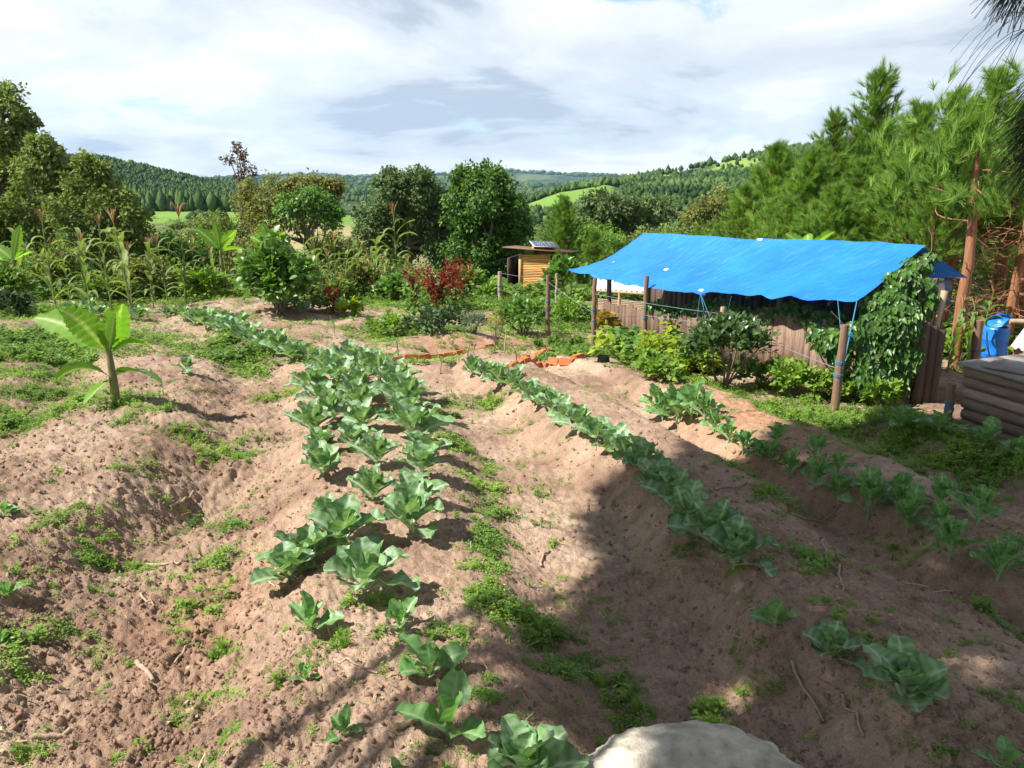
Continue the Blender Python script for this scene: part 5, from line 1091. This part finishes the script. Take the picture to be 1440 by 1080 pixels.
# small sticks stuck in the seed bed
for k, (px, by, h) in enumerate(sorted([(560, 500, 22), (618, 525, 34), (556, 520, 18), (658, 505, 22), (666, 507, 24), (694, 497, 30), (710, 495, 24), (726, 510, 22), (770, 508, 20), (470, 470, 26), (329, 420, 24), (500, 500, 18)])):
    b = P(px, by); mb = MB(); h_ = h/F*b[1]; mb.tube([(0, 0, -.05), (rng.normal()*.02, 0, h_*.5), (rng.normal()*.04, rng.normal()*.03, h_)], [.012, .010, .006], 5)
    if k % 3 == 0: mb.tube([(0, 0, h_*.5), (.1*random.choice((-1, 1)), 0, h_*.8)], [.006, .003], 4)
    tag(mb.build('stick', MT['twig'] if k % 2 else MT['post'], None, b), f'thin bare stick upright in the soil around the mounds, {ORD[k]} from the left', 'stick', 'upright sticks in the seed beds')
# dead sticks and stalk pieces lying about
for k, (x1, y1, x2, y2, r, lab) in enumerate([(204, 770, 260, 790, .012, 'thick pale stalk lying across the left furrow'), (246, 942, 272, 902, .006, 'straight pale straw stalk in the bare left furrow'), (195, 935, 218, 965, .014, 'short knobbly root piece in the bare left furrow'), (195, 842, 222, 858, .007, 'bent pale twig near the middle of the left furrow'),
        (1112, 935, 1155, 1015, .008, 'long thin stalk lying in the shade near the rock'), (1185, 980, 1215, 1035, .007, 'pair of straw stalks in the shade, right one'), (760, 800, 770, 775, .01, 'short curved twig on the sunlit furrow'), (470, 930, 530, 950, .006, 'thin twig between the front collards'),
        (555, 1030, 610, 1012, .013, 'broken stalk beside the large front collard'), (235, 690, 270, 675, .014, 'grey root sticking out of the dark hollow on the left'), (1005, 690, 1070, 684, .009, 'stick lying on the sunlit edge of the right bed'), (1110, 722, 1178, 716, .007, 'thin stick in the shade across the right bed'),
        (1155, 760, 1165, 800, .007, 'thin upright-lying twig in the right furrow'), (1180, 800, 1186, 835, .007, 'thin twig near the end of the right furrow'), (40, 1045, 100, 1035, .016, 'dark stick half buried at the bottom left'), (380, 452, 412, 446, .014, 'pale stick lying under the glossy shrub')]):
    a, b = P(x1, y1), P(x2, y2); n = 7; t = np.linspace(0, 1, n)[:, None]; pts = a+(b-a)*t+rng.normal(size=(n, 3))*.006; pts[:, 2] = [Hs(p[0], p[1])+r*1.1 for p in pts]; pts = pts-a
    mb = MB(); mb.tube(pts, r*np.linspace(1, .6, n), 7, jit=.12); tag(mb.build('fallen_stick', MT['twig'], None, a), lab, 'stick', 'dead stalks lying on the soil')

# --- low weeds (uncountable)
def sprig(seed, n, T=LEAF, low=.5):
    r = np.random.default_rng(seed); V = []; Fq = []; TV, TF = T
    for i in range(n):
        a = r.uniform(0, 2*PI); h = r.uniform(.05, 1.2)*low; rr = r.uniform(.0, .8); ax = np.array([math.cos(a), math.sin(a), r.uniform(-.2, .7)]); ax /= np.linalg.norm(ax)
        B = basis(ax[None], nrm(np.array([[0, 0, 1.]])+r.normal(size=(1, 3))*.3))[0]; v = TV*r.uniform(.28, .5)@B.T+[math.cos(a)*rr, math.sin(a)*rr, h]; Fq.append(TF+len(V)*0+sum(len(x) for x in V)); V.append(v)
    return np.concatenate(V), np.concatenate(Fq)
SPR = [sprig(s, 11, (LEAF[0], LEAF[1]), .45) for s in range(5)]
def tallsprig(seed):
    r = np.random.default_rng(seed); V = []; Fq = []; TV, TF = LEAF; k = 0
    for st in range(4):
        a = r.uniform(0, 2*PI); ln = r.uniform(.2, .8); h = r.uniform(.7, 1.8)
        for q in range(6):
            u = (q+1)/6; p = np.array([math.cos(a)*ln*u, math.sin(a)*ln*u, h*u*(1-.25*u)]); b = r.uniform(0, 2*PI); ax = np.array([math.cos(b), math.sin(b), r.uniform(-.1, .6)]); ax /= np.linalg.norm(ax)
            B = basis(ax[None], nrm(np.array([[0, 0, 1.]])+r.normal(size=(1, 3))*.3))[0]; V.append(TV*r.uniform(.25, .55)*[.8, 1, 1]@B.T+p); Fq.append(TF+k); k += len(TV)
    return np.concatenate(V), np.concatenate(Fq)
TSP = [tallsprig(s+40) for s in range(4)]
def gtuft(seed):
    r = np.random.default_rng(seed); V = []; Fq = []
    for q in range(12):
        a = r.uniform(0, 2*PI); h = r.uniform(.7, 1.8); o = r.uniform(.1, .9); w = .035; dr = np.array([math.cos(a), math.sin(a), 0]); sd = np.array([-math.sin(a), math.cos(a), 0])*w; k = len(V)
        V += [-sd, sd, dr*o*.4+[0, 0, h*.7]+sd*.8, dr*o*.4+[0, 0, h*.7]-sd*.8, dr*o+[0, 0, h*.95]]; Fq += [(k, k+1, k+2), (k, k+2, k+3), (k+3, k+2, k+4)]
    return np.array(V), np.array(Fq)
GTF = [gtuft(s) for s in range(4)]
def weeds(name, label, ntry, x0, x1, y0, y1, s0, s1, mat, thr=.25, pw=1.3, seed=1, base=.10, gain=.95, T=None):
    T = T or SPR; nT = len(T)
    r = np.random.default_rng(seed); y = np.exp(r.uniform(math.log(y0), math.log(y1), ntry)); x = r.uniform(x0, x1, ntry)*y
    mk = weedmask(x, y); cl = fbm(x*3.2, y*3.2, 3, 301+seed)*.95+fbm(x*13, y*13, 2, 331)*.9; p = np.clip(mk*gain+base+cl-thr, 0, 1)**pw
    k = r.uniform(0, 1, ntry) < p; x = x[k]; y = y[k]; z = H(x, y); n = len(x); mb = MB(); big = .45+.75*mk[k]
    a = r.uniform(0, 2*PI, n); R = np.zeros((n, 3, 3)); R[:, 0, 0] = np.cos(a); R[:, 0, 1] = -np.sin(a); R[:, 1, 0] = np.sin(a); R[:, 1, 1] = np.cos(a); R[:, 2, 2] = 1
    sc_ = r.uniform(s0, s1, n)*big; rn = np.clip(.5+.6*fbm(x*2, y*2, 2, 351)+r.uniform(-.3, .3, n), 0, 1)
    for q in range(nT): s_ = slice(q, n, nT); mb.scatter(T[q], np.stack([x[s_], y[s_], z[s_]-.005], 1), R[s_], sc_[s_], rn[s_])
    o = mb.build(name, MT[mat], smooth=False); tag(o, label, 'weeds', kind='stuff'); return n
n1 = weeds('weeds', 'low green weeds creeping over the furrows and bed edges', 420000, -.85, .95, 1.9, 12, .022, .060, 'weed', .56, pw=1.5, base=.15)
n3 = weeds('tall_weeds', 'leafy taller weeds along the furrows and round the banana plant', 120000, -.85, .95, 2.2, 13,   .035, .085, 'weed', .92, seed=3, gain=1.15, base=0., T=TSP)
n4 = weeds('grass', 'grass tufts among the weeds of the paths', 90000, -.85, .95, 2.2, 14, .03, .075, 'weed', .98, seed=4, gain=1.1, base=0., T=GTF)
n2 = weeds('weeds', 'weeds and ground cover in the far half of the garden', 150000, -.85, .75, 11, 27, .09, .22, 'weed', .30, seed=2)
n5 = weeds('tall_weeds', 'taller weeds in the far half of the garden', 60000, -.85, .75, 11, 27, .10, .22, 'weed2', .45, seed=6, T=TSP)
print('weeds', n1, n3, n4, n2, n5)
# grassy undergrowth behind the garden
r = np.random.default_rng(5); n = 26000; d = np.exp(r.uniform(math.log(21.5), math.log(60), n)); x = r.uniform(-.9, .95, n)*d
k = (d > 23.5+2*pn(x*.3, d*.3, 7)) | ((x > 6.5)); k &= ~((x > -9) & (x < 1.0) & (d < 24)); x = x[k]; d = d[k]
x2 = r.uniform(5.4, 14, 7000); d2 = r.uniform(12.4, 24, 7000); kk = x2 > 5.0+.05*d2; x = np.concatenate([x, x2[kk]]); d = np.concatenate([d, d2[kk]])
z = H(x, d); n = len(x); a = r.uniform(0, 2*PI, n); R = np.zeros((n, 3, 3)); R[:, 0, 0] = np.cos(a); R[:, 0, 1] = -np.sin(a); R[:, 1, 0] = np.sin(a); R[:, 1, 1] = np.cos(a); R[:, 2, 2] = 1.5
mb = MB(); s0 = r.uniform(.25, .6, n)
for q in range(5): s_ = slice(q, n, 5); mb.scatter(SPR[q], np.stack([x[s_], d[s_], z[s_]-.02], 1), R[s_], s0[s_], r.uniform(0, 1, len(x[s_])))
tag(mb.build('undergrowth', MT['weed2'], smooth=False), 'rough green undergrowth between the garden and the trees', 'undergrowth', kind='stuff')
# straw, dead leaves and twig bits littering the soil
MT['litter'] = leafmat('straw_and_dead_leaves', (.20, .13, .075), (.46, .37, .24), None, .1, .8, .1, scale=30)
r = np.random.default_rng(18); n = 9000; y = np.exp(r.uniform(math.log(1.9), math.log(14), n)); x = r.uniform(-.85, .95, n)*y; k = fbm(x*2.1, y*2.1, 3, 501)+r.uniform(-.5, .5, n) > .05; x = x[k]; y = y[k]; n = len(x)
mb = MB(); a = r.uniform(0, 2*PI, n); ax = np.stack([np.cos(a), np.sin(a), r.normal(size=n)*.12], 1); STRAW = (np.array([(-.03, 0, 0), (.03, 0, 0), (.04, .5, .04), (-.02, .5, .04), (.05, 1, 0), (0, 1, 0)]), np.array([(0, 1, 2, 3), (3, 2, 4, 5)]))
Rm = basis(ax, nrm(r.normal(size=(n, 3))*.3+[0, 0, 1])); ps = np.stack([x, y, H(x, y)+.006], 1); h_ = n*2//3
mb.scatter(STRAW, ps[:h_], Rm[:h_], .03+.09*r.uniform(0, 1, h_)**3, r.uniform(0, 1, h_)); mb.scatter(LEAF, ps[h_:], Rm[h_:], .012+.03*r.uniform(0, 1, n-h_)**2, r.uniform(0, 1, n-h_))
tag(mb.build('plant_litter', MT['litter'], smooth=False), 'straw bits and dead leaves scattered over the bare soil', 'litter', kind='stuff')
# loose clods on the soil
MT['clod'] = plainmat('soil_clod', (.25, .16, .11), .95, (.17, .105, .072), sc_=20, bm=.6)
r = np.random.default_rng(8); n = 80000; y = np.exp(r.uniform(math.log(1.9), math.log(13), n)); x = r.uniform(-.85, .95, n)*y
rg = .25+.75*sm(-x-.27*y, -.4, .8)+.3*np.clip(pn(x*1.3, y*1.3, 9), 0, 1); k = r.uniform(0, 1, n) < rg*(.35+.9*np.clip(fbm(x*4, y*4, 2, 13)+.3, 0, 1)); x = x[k]; y = y[k]; n = len(x); z = H(x, y)
def rockT(seed):
    bm = bmesh.new(); bmesh.ops.create_icosphere(bm, subdivisions=1, radius=1); rr = np.random.default_rng(seed); V = np.array([np.array(v.co)*rr.uniform(.7, 1.25) for v in bm.verts])*[1, .85, .7]; Fq = np.array([[v.index for v in f.verts] for f in bm.faces]); bm.free(); return V, Fq
mb = MB(); Q = np.linalg.qr(r.normal(size=(n, 3, 3)))[0]; s0 = .003+.014*r.uniform(0, 1, n)**4.0
for q in range(4): s_ = slice(q, n, 4); mb.scatter(rockT(q), np.stack([x[s_], y[s_], z[s_]], 1), Q[s_], s0[s_]*(1+y[s_]*.06), r.uniform(0, 1, len(x[s_])))
tag(mb.build('soil_clods', MT['clod'], smooth=False), 'crumbled clods of soil strewn over the beds', 'clods', kind='stuff')

# --- tall pine left of and above the camera: unseen, its crown shaped to cast the shade on the right-hand beds
from math import tan
def inpoly(x, y, poly):
    c = False; n = len(poly); j = n-1
    for i in range(n):
        if (poly[i][1] > y) != (poly[j][1] > y) and x < (poly[j][0]-poly[i][0])*(y-poly[i][1])/(poly[j][1]-poly[i][1]+1e-12)+poly[i][0]: c = not c
        j = i
    return c
SH = [(720, 900), (780, 905), (812, 870), (860, 800), (830, 740), (850, 700), (930, 720), (985, 665), (1075, 668), (1105, 640), (1170, 612), (1235, 605), (1290, 585), (1460, 600), (1700, 640), (1900, 900), (1900, 1400), (900, 1400), (700, 1100), (690, 1010), (760, 985), (740, 950)]
SHW = [flat(*p) for p in SH if p[1] < 1100]
SHW = [flat(720, 900), flat(790, 905), flat(815, 870), flat(865, 800), flat(832, 745), flat(850, 700), flat(930, 722), flat(985, 668), flat(1075, 668), flat(1105, 640), flat(1170, 612), flat(1235, 607), flat(1290, 588), flat(1460, 604), (6.4, 6.4), (6.4, 1.5), (2.2, 1.3), (1.0, 1.9), flat(800, 1050), flat(770, 1000), flat(770, 960), flat(745, 930)]
HOLES = [(.42, 2.35, .30), (.75, 2.2, .16), (*flat(1010, 985), .17), (*flat(1035, 1010), .16), (*flat(1150, 935), .10), (*flat(1340, 1010), .17), (*flat(1375, 1040), .12), (*flat(1095, 785), .10), (*flat(1120, 800), .10), (*flat(1060, 765), .08), (*flat(990, 1030), .10), (*flat(1000, 1062), .14), (*flat(1060, 690), .12)]
r = np.random.default_rng(21); tg = []
for gx in np.arange(-.5, 6.6, .085):
    for gy in np.arange(1.2, 9.5, .085):
        x = gx+r.uniform(-.04, .04); y = gy+r.uniform(-.04, .04)
        if inpoly(x, y, SHW) and all(math.hypot(x-a, y-b) > c for a, b, c in HOLES) and r.uniform() > .01 and pn(x*1.9, y*1.9, 71) < .55: tg.append((x, y))
tg = np.array(tg); cellh = 6.6+1.1*pn(tg[:, 0]*.8, tg[:, 1]*.8, 55)+r.uniform(-.5, .5, len(tg)); gz = H(tg[:, 0], tg[:, 1]); tt = (cellh-gz)/SUN[2]
pos = np.stack([tg[:, 0]+SUN[0]*tt, tg[:, 1]+SUN[1]*tt, cellh], 1)
tb_ = np.array([-6.2, -1.6]); tz = Hs(*tb_); tall = empty('tall_pine', (tb_[0], tb_[1], tz), 'tall unseen pine beside the camera, crown shaped to shade the right-hand beds', 'pine tree'); to = np.array([tb_[0], tb_[1], tz])
mb = MB(); mb.tube(np.array([(0, 0, -.2), (.05, .1, 3), (.1, .2, 6), (.1, .3, 9), (.1, .3, 11)]), [.24, .2, .16, .09, .03], 12, jit=.03)
cent = pos[r.choice(len(pos), 26, replace=False)]-to
for c in cent: limb(mb, (.1, .2, min(max(c[2]*.75, 3.5), 9)), c, .06, .012, .06, 8)
mb.build('trunk', MT['pinebark'], tall)
mb = MB(); ax = nrm((pos-to)*[1, 1, 0]*.3+r.normal(size=pos.shape)*.7+[0, 0, .2])
T3 = tuft_template(34, 9, 1.1, .05)
mb.scatter(T3, pos-to, basis(ax, rdir(len(pos))), r.uniform(.26, .38, len(pos)), r.uniform(0, 1, len(pos)))
mb.build('crown', MT['needledark'], tall, smooth=False); print('shade tufts', len(pos))
# --- near pine at the right: drooping long-needled twigs hanging into the frame
npb = np.array([4.3, 2.4]); nz = Hs(*npb); npn = empty('near_pine', (npb[0], npb[1], nz), 'dark pine close by, its long-needled twigs hanging into the top right corner', 'pine tree'); no = np.array([npb[0], npb[1], nz])
mb = MB(); nd = MB(); mb.tube([(0, 0, -.2), (.05, 0, 2), (.0, 0, 4.5), (0, 0, 6)], [.16, .13, .09, .03], 12)
def needle_tuft(c, dr, n, L_, fall=.5, w=.0011):
    dr = nrm(np.array(dr)); 
    for _ in range(n):
        a = nrm(dr+r.normal(size=3)*.55); s = np.linspace(0, 1, 5)[:, None]; pts = c+a*s*L_*r.uniform(.7, 1.1)+np.array([0, 0, -1.])*fall*L_*s**2; sd = nrm(np.cross(a, r.normal(size=3)))*w
        V = np.concatenate([pts-sd, pts+sd]); nd.add(V, [(i, i+1, i+6, i+5) for i in range(4)], r.uniform(0, 1))
for (x1, y1, x2, y2, d, cnt, ln) in [(1580, 60, 1478, 150, 3.0, 55, .19), (1580, 20, 1482, 100, 3.0, 40, .17), (1580, 150, 1475, 205, 3.05, 55, .19), (1560, -90, 1432, -38, 2.9, 45, .13), (1580, 150, 1490, 160, 3.0, 55, .19), (1540, -80, 1450, -40, 2.8, 30, .14)]:
    a = PD(x1, y1, d)-no; b = PD(x2, y2, d)-no; limb(mb, (0, 0, a[2]-.3), a, .03, .015, .05, 6); limb(mb, a, b, .014, .006, .08, 6)
    for t in np.linspace(.35, 1, 7): needle_tuft(a+(b-a)*t, (b-a)+np.array([-.05, 0, -.05]), cnt, ln, .45)
for q in [(1440, 18), (1444, 40)]: needle_tuft(PD(*q, 2.85)-no, (-.8, 0, .05), 9, .26, .75)
mb.build('trunk', MT['bark'], npn)
q = r.uniform(-1, 1, (2600, 3)); q = q[(q**2).sum(1) < 1]*[3.2, 3.4, 1.6]+[6.2-npb[0], .6-npb[1], 7.4-nz]; cb_ = MB()  # unseen crown volume, added overhead to cut sky fill at the near right
cb_.scatter(T3, q, basis(nrm(r.normal(size=q.shape)+[0, 0, .3]), rdir(len(q))), r.uniform(.3, .45, len(q)), r.uniform(0, 1, len(q))); cb_.build('crown', MT['needledark'], npn, smooth=False)
nd.build('needles', MT['needledark'], npn, smooth=False)
# --- air
m = bpy.data.materials.new('haze_air'); m.use_nodes = True; N = m.node_tree.nodes; L = m.node_tree.links
for q in list(N): N.remove(q)
out = N.new('ShaderNodeOutputMaterial'); pv = N.new('ShaderNodeVolumePrincipled'); pv.inputs['Color'].default_value = (.42, .68, 1, 1); pv.inputs['Density'].default_value = 5.0e-5; pv.inputs['Anisotropy'].default_value = .2
L.new(pv.outputs[0], out.inputs['Volume'])
mb = MB(); mb.box((0, 0, 130), (17600, 17600, 1100)); hz_ = mb.build('haze', m, smooth=False); tag(hz_, kind='stuff')
